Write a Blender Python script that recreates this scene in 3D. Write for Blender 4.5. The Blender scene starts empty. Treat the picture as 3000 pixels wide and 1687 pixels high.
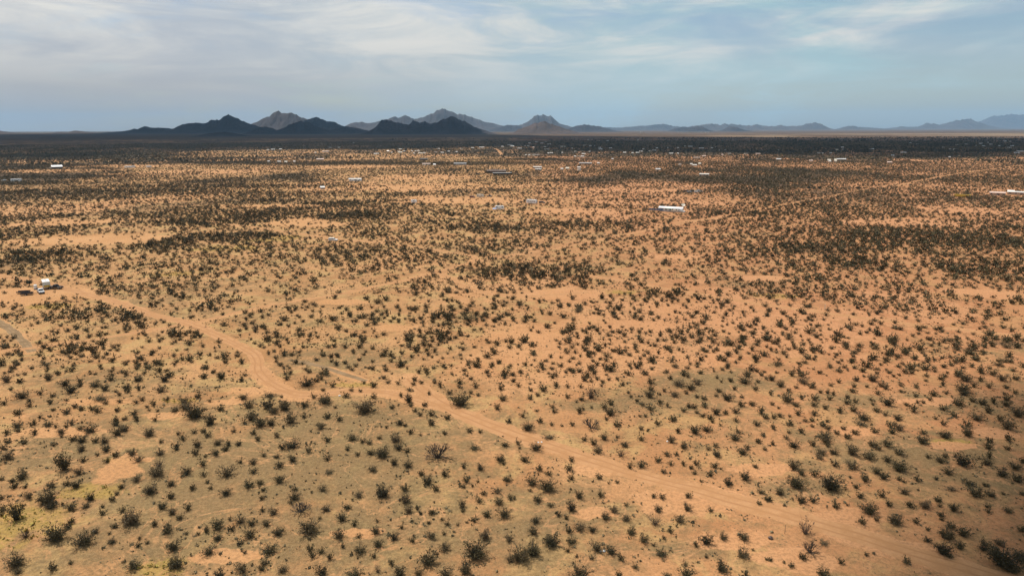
import bpy, math, random
import numpy as np
from mathutils import Vector, Matrix

C = bpy.context.scene.collection
R = math.radians
rng = np.random.default_rng(7)
random.seed(7)

# ------------------------------------------------------------------ camera
CAM_H = 62.0
PITCH = math.atan(0.23300)
ROLL = math.radians(0.17)             # the horizon rises slightly to the east            # the lens looks 13 degrees below the horizon
cam_d = bpy.data.cameras.new("camera")
cam_d.sensor_width = 36.0
cam_d.lens = 24.0
cam_d.clip_start = 0.5
cam_d.clip_end = 200000.0
cam = bpy.data.objects.new("camera", cam_d)
C.objects.link(cam)
cam.location = (0, 0, CAM_H)
cam.rotation_euler = (Matrix.Rotation(math.pi / 2 - PITCH, 3, 'X') @ Matrix.Rotation(-ROLL, 3, 'Z')).to_euler()
bpy.context.scene.camera = cam

# ------------------------------------------------------------------ sun, sky, exposure
SUN_EL, SUN_AZ = R(59), R(-42)        # azimuth measured from +Y (view direction) towards +X
SUN = Vector((math.sin(SUN_AZ) * math.cos(SUN_EL), math.cos(SUN_AZ) * math.cos(SUN_EL), math.sin(SUN_EL)))
sun_d = bpy.data.lights.new("sun", 'SUN')
sun_d.energy = 5.0
sun_d.angle = R(0.55)
sun_d.color = (1.0, 0.93, 0.82)
sun = bpy.data.objects.new("sun", sun_d)
C.objects.link(sun)
sun.rotation_euler = SUN.to_track_quat('Z', 'Y').to_euler()

vs = bpy.context.scene.view_settings
vs.view_transform = 'Standard'
vs.look = 'None'
vs.gamma = 1.0
vs.use_curve_mapping = False
vs.exposure = 0.16

world = bpy.data.worlds.new("World")
bpy.context.scene.world = world
world.use_nodes = True
nt = world.node_tree
nt.nodes.clear()
N = nt.nodes.new
L = nt.links.new
out = N('ShaderNodeOutputWorld')
bg = N('ShaderNodeBackground')
bg.inputs['Strength'].default_value = 0.09
sky = N('ShaderNodeTexSky')
sky.sky_type = 'NISHITA'
sky.sun_disc = False
sky.sun_elevation = SUN_EL
sky.sun_rotation = SUN_AZ
sky.altitude = 700
sky.air_density = 1.0
sky.dust_density = 1.5
sky.ozone_density = 1.2
tc = N('ShaderNodeTexCoord')
sep = N('ShaderNodeSeparateXYZ')
L(tc.outputs['Generated'], sep.inputs[0])


def wmath(op, a, b=None, c=None):
    n = N('ShaderNodeMath')
    n.operation = op
    for i, x in enumerate((a, b, c)):
        if x is None:
            continue
        if isinstance(x, (int, float)):
            n.inputs[i].default_value = x
        else:
            L(x, n.inputs[i])
    return n.outputs[0]


comb = N('ShaderNodeCombineXYZ')
L(sep.outputs['X'], comb.inputs[0])
L(wmath('MULTIPLY', sep.outputs['Z'], 3.4), comb.inputs[1])
L(sep.outputs['Y'], comb.inputs[2])


def wnoise(scale, rot, stretch, detail, rough, dist=0.0, off=(0, 0, 0)):
    m = N('ShaderNodeMapping')
    m.inputs['Rotation'].default_value = (0, 0, rot)
    m.inputs['Scale'].default_value = (scale, scale * stretch, 1)
    m.inputs['Location'].default_value = off
    L(comb.outputs[0], m.inputs['Vector'])
    n = N('ShaderNodeTexNoise')
    n.inputs['Scale'].default_value = 1.0
    n.inputs['Detail'].default_value = detail
    n.inputs['Roughness'].default_value = rough
    n.inputs['Distortion'].default_value = dist
    L(m.outputs[0], n.inputs['Vector'])
    return n.outputs['Fac']


def wramp(f, a, b, va=0.0, vb=1.0):
    n = N('ShaderNodeMapRange')
    n.interpolation_type = 'SMOOTHSTEP'
    n.inputs['From Min'].default_value = a
    n.inputs['From Max'].default_value = b
    n.inputs['To Min'].default_value = va
    n.inputs['To Max'].default_value = vb
    L(f, n.inputs['Value'])
    return n.outputs[0]


big = wnoise(3.2, R(-16), 1.25, 5, 0.55, 0.7, (3.1, 1.7, 0))
fine = wnoise(7.0, R(-16), 1.3, 8, 0.62, 0.8, (9.2, 4.4, 0))
cover = wmath('ADD', wmath('MULTIPLY', big, 0.66), wmath('MULTIPLY', fine, 0.34))
# thicker cloud on the west (left) side of the view, clearer air to the east
cover = wmath('ADD', cover, wmath('MULTIPLY', sep.outputs['X'], -0.10))
cov = wramp(cover, 0.34, 0.58, 0.15, 0.96)
light = wramp(wmath('ADD', wmath('MULTIPLY', wnoise(4.5, R(-16), 1.5, 7, 0.6, 0.9, (1.4, 7.7, 0)), 0.75), wmath('MULTIPLY', fine, 0.25)), 0.36, 0.66)
# the deck thins into even haze towards the horizon
low = wramp(sep.outputs['Z'], 0.02, 0.13)
light = wmath('ADD', wmath('MULTIPLY', wmath('SUBTRACT', light, 0.18), low), 0.18)
ccol = N('ShaderNodeMix')
ccol.data_type = 'RGBA'
L(light, ccol.inputs['Factor'])
grey = N('ShaderNodeMix')
grey.data_type = 'RGBA'
L(wramp(sep.outputs['X'], -0.5, 0.45), grey.inputs['Factor'])
grey.inputs['A'].default_value = (5.1, 5.5, 6.1, 1)
grey.inputs['B'].default_value = (4.1, 6.2, 6.7, 1)
L(grey.outputs['Result'], ccol.inputs['A'])
ccol.inputs['B'].default_value = (8.4, 8.2, 7.7, 1)
smix = N('ShaderNodeMix')
smix.data_type = 'RGBA'
L(cov, smix.inputs['Factor'])
L(sky.outputs[0], smix.inputs['A'])
L(ccol.outputs['Result'], smix.inputs['B'])
L(smix.outputs['Result'], bg.inputs['Color'])
L(bg.outputs[0], out.inputs['Surface'])

# ------------------------------------------------------------------ where a point of the photograph lies in the place
cp, sp = math.cos(PITCH), math.sin(PITCH)
cr, sr = math.cos(ROLL), math.sin(ROLL)


def ray(px, py):
    u, v = (px - 1500) / 2000.0, (843.5 - py) / 2000.0
    u, v = u * cr + v * sr, v * cr - u * sr
    return Vector((u, cp + v * sp, -sp + v * cp))


def G(px, py, z=0.0):
    """ground point under a photograph pixel"""
    d = ray(px, py)
    t = (CAM_H - z) / -d.z
    return Vector((d.x * t, d.y * t, z))


def depth_at(px, py):
    d = ray(px, py)
    return CAM_H / -d.z


def at_dist(px, py, D):
    d = ray(px, py)
    t = D / d.y
    return d.x * t, CAM_H + d.z * t


def pix(x, y, z=0.0):
    """photograph pixel of world points (numpy ok)"""
    zz = z - CAM_H
    dep = y * cp - zz * sp
    up = y * sp + zz * cp
    dep = np.where(np.abs(dep) < 1e-3, 1e-3, dep)
    u, v = x / dep, up / dep
    return 1500 + 2000 * (u * cr - v * sr), 843.5 - 2000 * (v * cr + u * sr), dep


# ------------------------------------------------------------------ noise in numpy
def _hash(ix, iy, seed):
    h = (ix.astype(np.int64) * 374761393 + iy.astype(np.int64) * 668265263 + seed * 1442695041) & 0xFFFFFFFF
    h = ((h ^ (h >> 13)) * 1274126177) & 0xFFFFFFFF
    return ((h ^ (h >> 16)) & 0xFFFF) / 65535.0


def vnoise(x, y, seed=0):
    x = np.asarray(x, float)
    y = np.asarray(y, float)
    ix, iy = np.floor(x), np.floor(y)
    fx, fy = x - ix, y - iy
    fx = fx * fx * (3 - 2 * fx)
    fy = fy * fy * (3 - 2 * fy)
    a, b = _hash(ix, iy, seed), _hash(ix + 1, iy, seed)
    c, d = _hash(ix, iy + 1, seed), _hash(ix + 1, iy + 1, seed)
    return (a * (1 - fx) + b * fx) * (1 - fy) + (c * (1 - fx) + d * fx) * fy


def fbm(x, y, octv=4, seed=0, gain=0.5):
    s, a, t = 0.0, 1.0, 0.0
    for i in range(octv):
        s = s + a * vnoise(x * 2 ** i + 13.7 * i, y * 2 ** i - 7.1 * i, seed + i)
        t += a
        a *= gain
    return s / t


def smooth(a, b, x):
    t = np.clip((x - a) / (b - a), 0, 1)
    return t * t * (3 - 2 * t)


# ------------------------------------------------------------------ objects
NUMS = "zero one two three four five six seven eight nine ten eleven twelve thirteen fourteen fifteen sixteen seventeen eighteen nineteen".split()
TENS = "x x twenty thirty forty fifty sixty seventy eighty ninety".split()


def words(n):
    n = int(round(max(0, min(99, n))))
    if n < 20:
        return NUMS[n]
    return TENS[n // 10] + ("" if n % 10 == 0 else "-" + NUMS[n % 10])


def tag(o, label=None, cat=None, group=None, kind=None):
    if label:
        o["label"] = label
    if cat:
        o["category"] = cat
    if group:
        o["group"] = group
    if kind:
        o["kind"] = kind
    return o


def empty(name, loc=(0, 0, 0), rz=0.0):
    o = bpy.data.objects.new(name, None)
    o.location = loc
    o.rotation_euler = (0, 0, rz)
    o.empty_display_size = 0.2
    C.objects.link(o)
    return o


def np_mesh(name, verts, faces, mat=None, attrs=None, smooth_shade=False):
    """verts (n,3), faces (m,k) with constant k"""
    me = bpy.data.meshes.new(name)
    verts = np.ascontiguousarray(verts, dtype=np.float32)
    faces = np.ascontiguousarray(faces, dtype=np.int32)
    m, k = faces.shape
    me.vertices.add(len(verts))
    me.vertices.foreach_set("co", verts.ravel())
    me.loops.add(m * k)
    me.loops.foreach_set("vertex_index", faces.ravel())
    me.polygons.add(m)
    me.polygons.foreach_set("loop_start", np.arange(0, m * k, k, dtype=np.int32))
    if smooth_shade:
        me.polygons.foreach_set("use_smooth", np.ones(m, dtype=bool))
    me.update(calc_edges=True)
    for an, av in (attrs or {}).items():
        a = me.attributes.new(an, 'FLOAT', 'POINT')
        a.data.foreach_set("value", np.ascontiguousarray(av, dtype=np.float32))
    if mat:
        me.materials.append(mat)
    return me


def link(name, me, parent=None, loc=None):
    o = bpy.data.objects.new(name, me)
    C.objects.link(o)
    if parent is not None:
        o.parent = parent
    if loc is not None:
        o.location = loc
    return o


class MB:
    """collects faces, builds one mesh object"""

    def __init__(self):
        self.v, self.f = [], []

    def add(self, vs_, fs_):
        b = len(self.v)
        self.v += [tuple(p) for p in vs_]
        self.f += [tuple(b + i for i in f) for f in fs_]
        return self

    def box(self, x0, x1, y0, y1, z0, z1, tx=0.0, ty=0.0):
        """box whose top is inset by tx, ty on every side"""
        return self.add([(x0, y0, z0), (x1, y0, z0), (x1, y1, z0), (x0, y1, z0),
                         (x0 + tx, y0 + ty, z1), (x1 - tx, y0 + ty, z1), (x1 - tx, y1 - ty, z1), (x0 + tx, y1 - ty, z1)],
                        [(3, 2, 1, 0), (4, 5, 6, 7), (0, 1, 5, 4), (1, 2, 6, 5), (2, 3, 7, 6), (3, 0, 4, 7)])

    def prism_x(self, prof, x0, x1):
        """profile in (y, z) extruded along x"""
        n = len(prof)
        vs_ = [(x0, y, z) for y, z in prof] + [(x1, y, z) for y, z in prof]
        fs_ = [tuple(range(n))[::-1], tuple(range(n, 2 * n))]
        fs_ += [(i, (i + 1) % n, n + (i + 1) % n, n + i) for i in range(n)]
        return self.add(vs_, fs_)

    def prism_y(self, prof, y0, y1):
        """profile in (x, z) extruded along y"""
        n = len(prof)
        vs_ = [(x, y0, z) for x, z in prof] + [(x, y1, z) for x, z in prof]
        fs_ = [tuple(range(n)), tuple(range(n, 2 * n))[::-1]]
        fs_ += [(i, n + i, n + (i + 1) % n, (i + 1) % n) for i in range(n)]
        return self.add(vs_, fs_)

    def tube(self, a, b, ra, rb, n=6):
        a, b = Vector(a), Vector(b)
        d = (b - a).normalized()
        s = d.orthogonal().normalized()
        t = d.cross(s)
        vs_ = []
        for p, r in ((a, ra), (b, rb)):
            for i in range(n):
                q = 2 * math.pi * i / n
                vs_.append(p + s * (r * math.cos(q)) + t * (r * math.sin(q)))
        fs_ = [(i, (i + 1) % n, n + (i + 1) % n, n + i) for i in range(n)]
        fs_ += [tuple(range(n))[::-1], tuple(range(n, 2 * n))]
        return self.add(vs_, fs_)

    def mesh(self, name, mat):
        me = bpy.data.meshes.new(name)
        me.from_pydata(self.v, [], self.f)
        me.update()
        if mat:
            me.materials.append(mat)
        return me

    def build(self, name, mat, parent=None):
        return link(name, self.mesh(name, mat), parent)


# ------------------------------------------------------------------ materials
def new_mat(name):
    m = bpy.data.materials.new(name)
    m.use_nodes = True
    t = m.node_tree
    b = t.nodes.get("Principled BSDF")
    return m, t, b


def node(t, kind, **kw):
    n = t.nodes.new(kind)
    for k, v in kw.items():
        if k in n.inputs.keys():
            n.inputs[k].default_value = v
        else:
            setattr(n, k, v)
    return n


def ramp(t, fac, stops):
    n = t.nodes.new('ShaderNodeValToRGB')
    e = n.color_ramp.elements
    while len(e) < len(stops):
        e.new(0.5)
    for s, (p, c) in zip(e, stops):
        s.position = p
        s.color = (*c, 1) if len(c) == 3 else c
    if fac is not None:
        t.links.new(fac, n.inputs['Fac'])
    return n.outputs['Color']


def mixc(t, fac, a, b, blend='MIX'):
    n = t.nodes.new('ShaderNodeMix')
    n.data_type = 'RGBA'
    n.blend_type = blend
    for key, x in (('Factor', fac), ('A', a), ('B', b)):
        if isinstance(x, (int, float)):
            n.inputs[key].default_value = x
        elif isinstance(x, tuple):
            n.inputs[key].default_value = (*x, 1) if len(x) == 3 else x
        else:
            t.links.new(x, n.inputs[key])
    return n.outputs['Result']


def mth(t, op, a, b=None, clamp=False):
    n = t.nodes.new('ShaderNodeMath')
    n.operation = op
    n.use_clamp = clamp
    for i, x in enumerate((a, b)):
        if x is None:
            continue
        if isinstance(x, (int, float)):
            n.inputs[i].default_value = x
        else:
            t.links.new(x, n.inputs[i])
    return n.outputs[0]


def mrange(t, f, a, b, va=0.0, vb=1.0, kind='SMOOTHSTEP'):
    n = t.nodes.new('ShaderNodeMapRange')
    n.interpolation_type = kind
    for k, x in (('From Min', a), ('From Max', b), ('To Min', va), ('To Max', vb)):
        n.inputs[k].default_value = x
    t.links.new(f, n.inputs['Value'])
    return n.outputs[0]


def noise(t, vec, scale, detail=4, rough=0.55, dist=0.0):
    n = t.nodes.new('ShaderNodeTexNoise')
    n.inputs['Scale'].default_value = scale
    n.inputs['Detail'].default_value = detail
    n.inputs['Roughness'].default_value = rough
    n.inputs['Distortion'].default_value = dist
    if vec is not None:
        t.links.new(vec, n.inputs['Vector'])
    return n.outputs['Fac']


def geo_pos(t):
    return t.nodes.new('ShaderNodeNewGeometry').outputs['Position']


def attr(t, name):
    n = t.nodes.new('ShaderNodeAttribute')
    n.attribute_name = name
    return n.outputs['Fac']


def paint(name, col, rough=0.5, var=0.12, scale=1.5, metal=0.0):
    """painted or weathered surface: the colour with a little dirt"""
    m, t, b = new_mat(name)
    tcn = t.nodes.new('ShaderNodeTexCoord')
    f = noise(t, tcn.outputs['Object'], scale, 5, 0.6)
    d = tuple(c * (1 - 2.2 * var) for c in col)
    e = tuple(min(1, c * (1 + var)) for c in col)
    t.links.new(ramp(t, f, [(0.3, d), (0.62, e)]), b.inputs['Base Color'])
    b.inputs['Roughness'].default_value = rough
    b.inputs['Metallic'].default_value = metal
    return m


M = {}
M['white'] = paint('white_paint', (0.80, 0.79, 0.77), 0.45, 0.05)
M['offwhite'] = paint('cream_paint', (0.62, 0.56, 0.46), 0.6, 0.08)
M['roofwhite'] = paint('white_roof_coating', (0.70, 0.67, 0.66), 0.6, 0.06)
M['metal'] = paint('galvanised_metal', (0.60, 0.60, 0.60), 0.45, 0.1, metal=0.15)
M['greyroof'] = paint('grey_roof', (0.34, 0.35, 0.36), 0.7, 0.12)
M['tanwall'] = paint('tan_wall', (0.40, 0.29, 0.20), 0.8, 0.1)
M['brownwall'] = paint('brown_wall', (0.10, 0.065, 0.05), 0.8, 0.12)
M['darkmetal'] = paint('dark_metal', (0.03, 0.03, 0.035), 0.4, 0.1)
M['glass'] = paint('dark_glass', (0.015, 0.018, 0.022), 0.08, 0.02)
M['rubber'] = paint('tyre_rubber', (0.018, 0.018, 0.018), 0.85, 0.1)
M['silver'] = paint('silver_paint', (0.45, 0.46, 0.48), 0.3, 0.05, metal=0.3)
M['blackpaint'] = paint('black_paint', (0.02, 0.02, 0.023), 0.25, 0.05)
M['redpaint'] = paint('dark_red_paint', (0.12, 0.02, 0.02), 0.3, 0.08)
M['bluetarp'] = paint('blue_tarp', (0.22, 0.27, 0.42), 0.6, 0.1)
M['panel'] = paint('solar_cell', (0.012, 0.014, 0.03), 0.15, 0.02)
M['yellow'] = paint('yellow_paint', (0.55, 0.36, 0.04), 0.5, 0.1)
M['greenroof'] = paint('pale_green_roof', (0.22, 0.30, 0.24), 0.6, 0.1)
M['pinkroof'] = paint('pale_pink_roof', (0.52, 0.38, 0.32), 0.6, 0.1)
M['wood'] = paint('weathered_wood', (0.11, 0.075, 0.05), 0.9, 0.15, scale=4)
M['wire'] = paint('fence_wire', (0.2, 0.18, 0.16), 0.5, 0.05)
M['litter'] = paint('white_litter', (0.75, 0.74, 0.72), 0.7, 0.06, scale=6)
# ------------------------------------------------------------------ the lie of the land
K = 3000 / 2576.0


def P(x, y):
    return G(x * K, y * K)


# dirt tracks: name, label-free structure, half width (m), points read off the photograph
TRACKS = [
    ('dirt_road', 2.0, [(1033, 950), (1100, 1010), (1190, 1052), (1290, 1090), (1400, 1128), (1600, 1192), (1750, 1232), (1900, 1272), (2060, 1320), (2260, 1378), (2420, 1425), (2620, 1490), (2800, 1560)]),
    ('dirt_road', 1.7, [(130, 716), (210, 738), (300, 762), (390, 793), (470, 812), (560, 850), (640, 893), (652, 935), (690, 968), (760, 992), (880, 985), (960, 985), (1030, 1000), (1100, 1020)]),
    ('dirt_road', 1.0, [(-60, 890), (80, 875), (200, 860), (350, 835), (490, 812), (640, 775), (830, 745), (950, 718), (1050, 698), (1180, 662), (1280, 643), (1400, 625), (1600, 585), (1800, 548), (2000, 510), (2150, 482), (2260, 462)]),
    ('dirt_road', 1.1, [(1185, 662), (1195, 648), (1150, 638), (1000, 615), (900, 606), (820, 598), (700, 580), (600, 568), (520, 558), (430, 552), (300, 560)]),
    ('dirt_road', 1.2, [(1110, 688), (1140, 706), (1190, 728), (1260, 742), (1340, 744), (1480, 735)]),
    ('dirt_road', 1.2, [(1450, 690), (1560, 705), (1750, 740), (1950, 770), (2250, 810), (2420, 830), (2600, 850)]),
    ('dirt_road', 1.9, [(-40, 690), (40, 700), (130, 716)]),
    ('gravel_path', 1.1, [(-60, 780), (0, 812), (30, 832), (62, 862), (80, 885)]),
    ('gravel_path', 0.75, [(725, 905), (770, 912), (830, 928), (880, 945), (920, 958)]),
    ('dirt_road', 3.2, [(1244, 374), (1252, 378), (1258, 384), (1262, 390)]),
    ('dirt_road', 6.0, [(820, 403), (980, 398), (1120, 391), (1160, 389)]),
    ('dirt_road', 1.6, [(2255, 468), (2330, 452), (2420, 436), (2510, 424), (2600, 412)]),
    ('dirt_road', 1.8, [(1900, 548), (1780, 552), (1700, 560)]),
]
# bare sand, yellow flowers, grey-green ground cover, dense brush: (x, y, rx, ry) in the 2576 wide view
BARE = [(1420, 738, 120, 13), (1310, 845, 85, 14), (640, 985, 75, 14), (745, 1000, 50, 10), (305, 1172, 55, 32), (2390, 1122, 70, 10), (2110, 1300, 110, 26),
        (2480, 738, 80, 12), (1700, 648, 70, 8), (990, 825, 70, 8), (160, 560, 120, 12), (210, 605, 210, 16), (70, 742, 150, 20), (1130, 470, 190, 12), (1060, 448, 150, 8),
        (1180, 505, 200, 10), (1450, 532, 130, 8), (880, 420, 120, 5), (520, 432, 180, 5), (620, 403, 100, 3), (120, 430, 150, 4), (330, 418, 140, 4), (760, 560, 120, 10),
        (1900, 700, 80, 7), (2300, 560, 160, 12), (2420, 530, 120, 8), (1650, 510, 180, 6), (1840, 1360, 90, 24), (2000, 1405, 120, 30), (1500, 1180, 60, 16),
        (160, 1085, 90, 12), (420, 1045, 60, 10), (250, 1010, 90, 8), (560, 1010, 70, 8), (1500, 1290, 50, 14), (1720, 1265, 110, 26), (560, 1400, 70, 16), (900, 1340, 60, 12),
        (2150, 1085, 60, 10), (2330, 1010, 90, 9), (2500, 1090, 60, 12), (1950, 1180, 90, 18), (1250, 905, 60, 8), (860, 760, 70, 7), (1620, 820, 90, 12), (1600, 480, 200, 5), (700, 520, 120, 5)]
YELLOW = [(55, 1325, 110, 58), (400, 1428, 60, 26), (890, 968, 55, 7), (250, 1235, 80, 20), (430, 1010, 60, 8), (570, 625, 90, 8), (700, 600, 60, 8), (2390, 1112, 50, 10), (1940, 745, 80, 6), (1560, 735, 50, 5), (300, 1155, 40, 8), (120, 770, 60, 8), (430, 690, 60, 6)]
OLIVE = [(520, 1230, 520, 200), (820, 1200, 420, 160), (250, 960, 300, 60), (1000, 1350, 420, 120), (100, 1150, 200, 90), (1350, 1290, 260, 90), (850, 1060, 330, 50), (520, 880, 130, 30), (900, 900, 180, 40), (1250, 960, 160, 30),
         (1640, 1010, 160, 30), (2300, 1150, 220, 60), (2150, 1020, 120, 30), (1800, 960, 140, 26), (2380, 1010, 160, 28), (2420, 1200, 160, 40), (1500, 1020, 130, 20), (1650, 1380, 120, 26), (2000, 1230, 120, 22), (1750, 860, 160, 22)]
BRUSH = [(130, 396, 330, 13, 2.6), (480, 404, 240, 8, 2.2), (60, 418, 160, 5, 1.8), (820, 412, 200, 5, 1.6), (200, 446, 200, 4, 1.6), (1150, 412, 260, 5, 1.5), (1250, 480, 60, 4, 1.5), (2350, 450, 260, 8, 0.9), (1800, 448, 220, 5, 0.5), (420, 470, 220, 5, 1.6), (1450, 455, 120, 4, 1.5), (100, 640, 120, 10, 1.4), (1340, 688, 150, 22, 2.4), (1290, 675, 70, 10, 2.0), (590, 598, 120, 12, 2.0), (540, 560, 180, 9, 1.6), (420, 615, 70, 20, 1.8), (40, 660, 80, 16, 2.2), (880, 545, 120, 10, 2.0), (640, 545, 70, 9, 1.8),
         (150, 485, 180, 9, 2.6), (60, 462, 130, 6, 1.8), (350, 485, 280, 9, 2.0), (260, 500, 120, 6, 1.8), (640, 508, 120, 6, 2.0), (840, 515, 90, 8, 2.2), (700, 490, 260, 9, 1.2), (2060, 627, 160, 14, 2.2), (2150, 665, 90, 24, 1.5), (2300, 600, 260, 30, 1.0), (2480, 690, 100, 30, 1.2),
         (1150, 800, 70, 18, 1.6), (1080, 852, 80, 16, 1.8), (1700, 745, 110, 18, 1.4), (1650, 820, 180, 30, 0.8), (1900, 860, 160, 30, 0.7), (2440, 880, 50, 30, 1.6), (2530, 862, 60, 18, 2.4), (1850, 540, 140, 8, 1.2), (1740, 484, 40, 5, 2.5), (2350, 560, 110, 6, 2.0), (2500, 500, 120, 8, 2.2), (2330, 508, 90, 6, 1.8),
         (940, 800, 120, 16, 0.8), (460, 845, 70, 20, 1.4), (170, 880, 160, 20, 0.6), (980, 640, 320, 30, 0.7), (330, 800, 60, 16, 1.4), (200, 795, 110, 16, 1.4), (2480, 610, 130, 26, 1.2), (1250, 575, 140, 9, 1.2), (1500, 565, 140, 9, 1.0), (1560, 430, 300, 8, 0.5), (2000, 430, 400, 8, 0.5), (700, 470, 200, 6, 1.5), (1000, 490, 100, 6, 1.6)]
CLEAR = BARE


def ell(spec):
    x, y, rx, ry = spec[:4]
    c = P(x, y)
    hx = rx * K * depth_at(x * K, y * K) / 2000.0
    ya, yb = P(x, y - ry).y, P(x, y + ry).y
    return c.x, (ya + yb) / 2, hx, (ya - yb) / 2


EL = {k: [ell(s) for s in v] for k, v in dict(bare=BARE, yellow=YELLOW, olive=OLIVE).items()}
EB = [(*ell(s), s[4]) for s in BRUSH]


def field(x, y, ells):
    """highest of (1.5 - distance in radii) over the ellipses: 1.5 in a centre, 0.5 at an edge"""
    best = np.zeros_like(x)
    for (cx_, cy_, hx, hy) in ells:
        m = (np.abs(x - cx_) < 1.6 * hx) & (np.abs(y - cy_) < 1.6 * hy)
        if not m.any():
            continue
        d = np.sqrt(((x[m] - cx_) / hx) ** 2 + ((y[m] - cy_) / hy) ** 2)
        d = d + 1.5 * (fbm(x[m] / hx * 1.7 + cx_, y[m] / hy * 1.7, 5, 17, 0.6) - 0.5)
        best[m] = np.maximum(best[m], 1.5 - d)
    return np.clip(best, 0, 1.5)


def dist_poly(x, y, pts):
    """distance to a polyline"""
    best = np.full(x.shape, 1e9)
    for a, b in zip(pts[:-1], pts[1:]):
        dx, dy = b[0] - a[0], b[1] - a[1]
        l2 = dx * dx + dy * dy + 1e-9
        t = np.clip(((x - a[0]) * dx + (y - a[1]) * dy) / l2, 0, 1)
        best = np.minimum(best, np.hypot(x - a[0] - t * dx, y - a[1] - t * dy))
    return best


def smooth_line(pts, step):
    """Catmull-Rom through ground points"""
    p = [np.array(q) for q in pts]
    p = [2 * p[0] - p[1]] + p + [2 * p[-1] - p[-2]]
    out_ = []
    for i in range(1, len(p) - 2):
        a, b, c, d = p[i - 1:i + 3]
        n = max(2, int(np.linalg.norm(c - b) / step))
        for k in range(n):
            t = k / n
            out_.append(0.5 * ((2 * b) + (c - a) * t + (2 * a - 5 * b + 4 * c - d) * t * t + (3 * b - a - 3 * c + d) * t ** 3))
    out_.append(p[-2])
    return np.array(out_)


LINES = []
for nm, hw, pts in TRACKS:
    g = [tuple(P(*q))[:2] for q in pts]
    far = max(q[1] for q in g)
    LINES.append((nm, hw, smooth_line(g, 1.2 if far < 700 else 6.0)))


def road_dist(x, y):
    """distance to the edge of the closest track, negative on it"""
    best = np.full(x.shape, 1e9)
    for nm, hw, ln in LINES:
        lo, hi = ln.min(0) - 30, ln.max(0) + 30
        m = (x > lo[0]) & (x < hi[0]) & (y > lo[1]) & (y < hi[1])
        if m.any():
            pts = ln[::4] if len(ln) > 12 else ln
            pts = np.vstack([pts, ln[-1]])
            best[m] = np.minimum(best[m], dist_poly(x[m], y[m], pts) - hw)
    return best


# ------------------------------------------------------------------ ground: one sheet to the horizon
def build_ground():
    rad = np.concatenate([[1.5], np.geomspace(4, 62, 10), np.geomspace(64, 2200, 560), np.geomspace(2260, 36000, 100)])
    ang = np.concatenate([np.linspace(-44, 44, 900), np.linspace(45, 315, 110)])
    ang = np.radians(ang)
    r, a = np.meshgrid(rad, ang, indexing='ij')
    x, y = r * np.sin(a), r * np.cos(a)
    v = np.stack([x.ravel(), y.ravel(), np.zeros(x.size)], 1)
    nr, na = r.shape
    i, j = np.meshgrid(np.arange(nr - 1), np.arange(na), indexing='ij')
    j2 = (j + 1) % na
    f = np.stack([i * na + j, (i + 1) * na + j, (i + 1) * na + j2, i * na + j2], -1).reshape(-1, 4)
    f = f[:, ::-1]
    X, Y = v[:, 0], v[:, 1]
    wob = (fbm(X / 9, Y / 9, 4, 3) - 0.5) * 0.9 + (fbm(X / 2.2, Y / 2.2, 2, 5) - 0.5) * 0.25
    bare = field(X, Y, EL['bare']) + wob * (field(X, Y, EL['bare']) > 0)
    rd = road_dist(X, Y)
    bare = np.maximum(bare, 0.85 * smooth(2.2, -0.8, rd + 4.0 * wob))
    n1 = fbm(X / 70, Y / 110, 5, 11)
    bare = np.maximum(bare, 0.55 * smooth(0.55, 0.68, n1 + 0.20 * wob))
    olive = field(X, Y, EL['olive']) * 0.48 + (fbm(X / 45, Y / 45, 5, 21) - 0.42) * 1.3
    olive = np.clip(olive + 0.36 * smooth(230, 120, np.hypot(X, Y)), 0, 1) * (0.35 + 0.65 * smooth(900, 250, np.hypot(X, Y)))
    yellow = np.clip(field(X, Y, EL['yellow']), 0, 1) * smooth(0.26, 0.56, fbm(X / 4, Y / 4, 4, 31) + 0.1)
    D = np.hypot(X, Y)
    n2 = fbm(X / 160, Y / 240, 5, 41)
    n3 = fbm(X / 420, Y / 600, 4, 47)
    scrub = smooth(0.40, 0.60, 0.6 * n2 + 0.4 * n3) * smooth(250, 900, D) * 0.85
    scrub = np.maximum(scrub, smooth(1800, 3000, D) * (0.55 + 0.45 * n2))
    for (ex, ey, hx, hy, k) in EB:
        d = np.sqrt(((X - ex) / hx) ** 2 + ((Y - ey) / hy) ** 2)
        scrub = np.maximum(scrub, min(1, k * (0.24 if ey < 800 else 0.38)) * smooth(1.25, 0.5, d + 0.8 * wob))
    scrub = scrub * (1 - 0.85 * np.clip(bare, 0, 1))
    scrub = np.maximum(scrub, smooth(4200, 5600, D) * (0.75 + 0.35 * n2))
    # pale tan on the far plain: its sunlit strip put into the colour
    sunlit = smooth(0.50, 0.62, fbm(X / 900, Y / 500, 3, 61)) * smooth(3600, 4600, Y) * smooth(8200, 6900, Y) * smooth(800, 2200, X)
    pinky = smooth(-60, 120, X) * 0.6 + 0.4 * n1
    me = np_mesh('ground', v, f, None, dict(bare=bare, olive=olive, yellow=yellow, scrub=scrub, field=sunlit, pinky=pinky), True)
    return link('ground', me)


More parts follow.
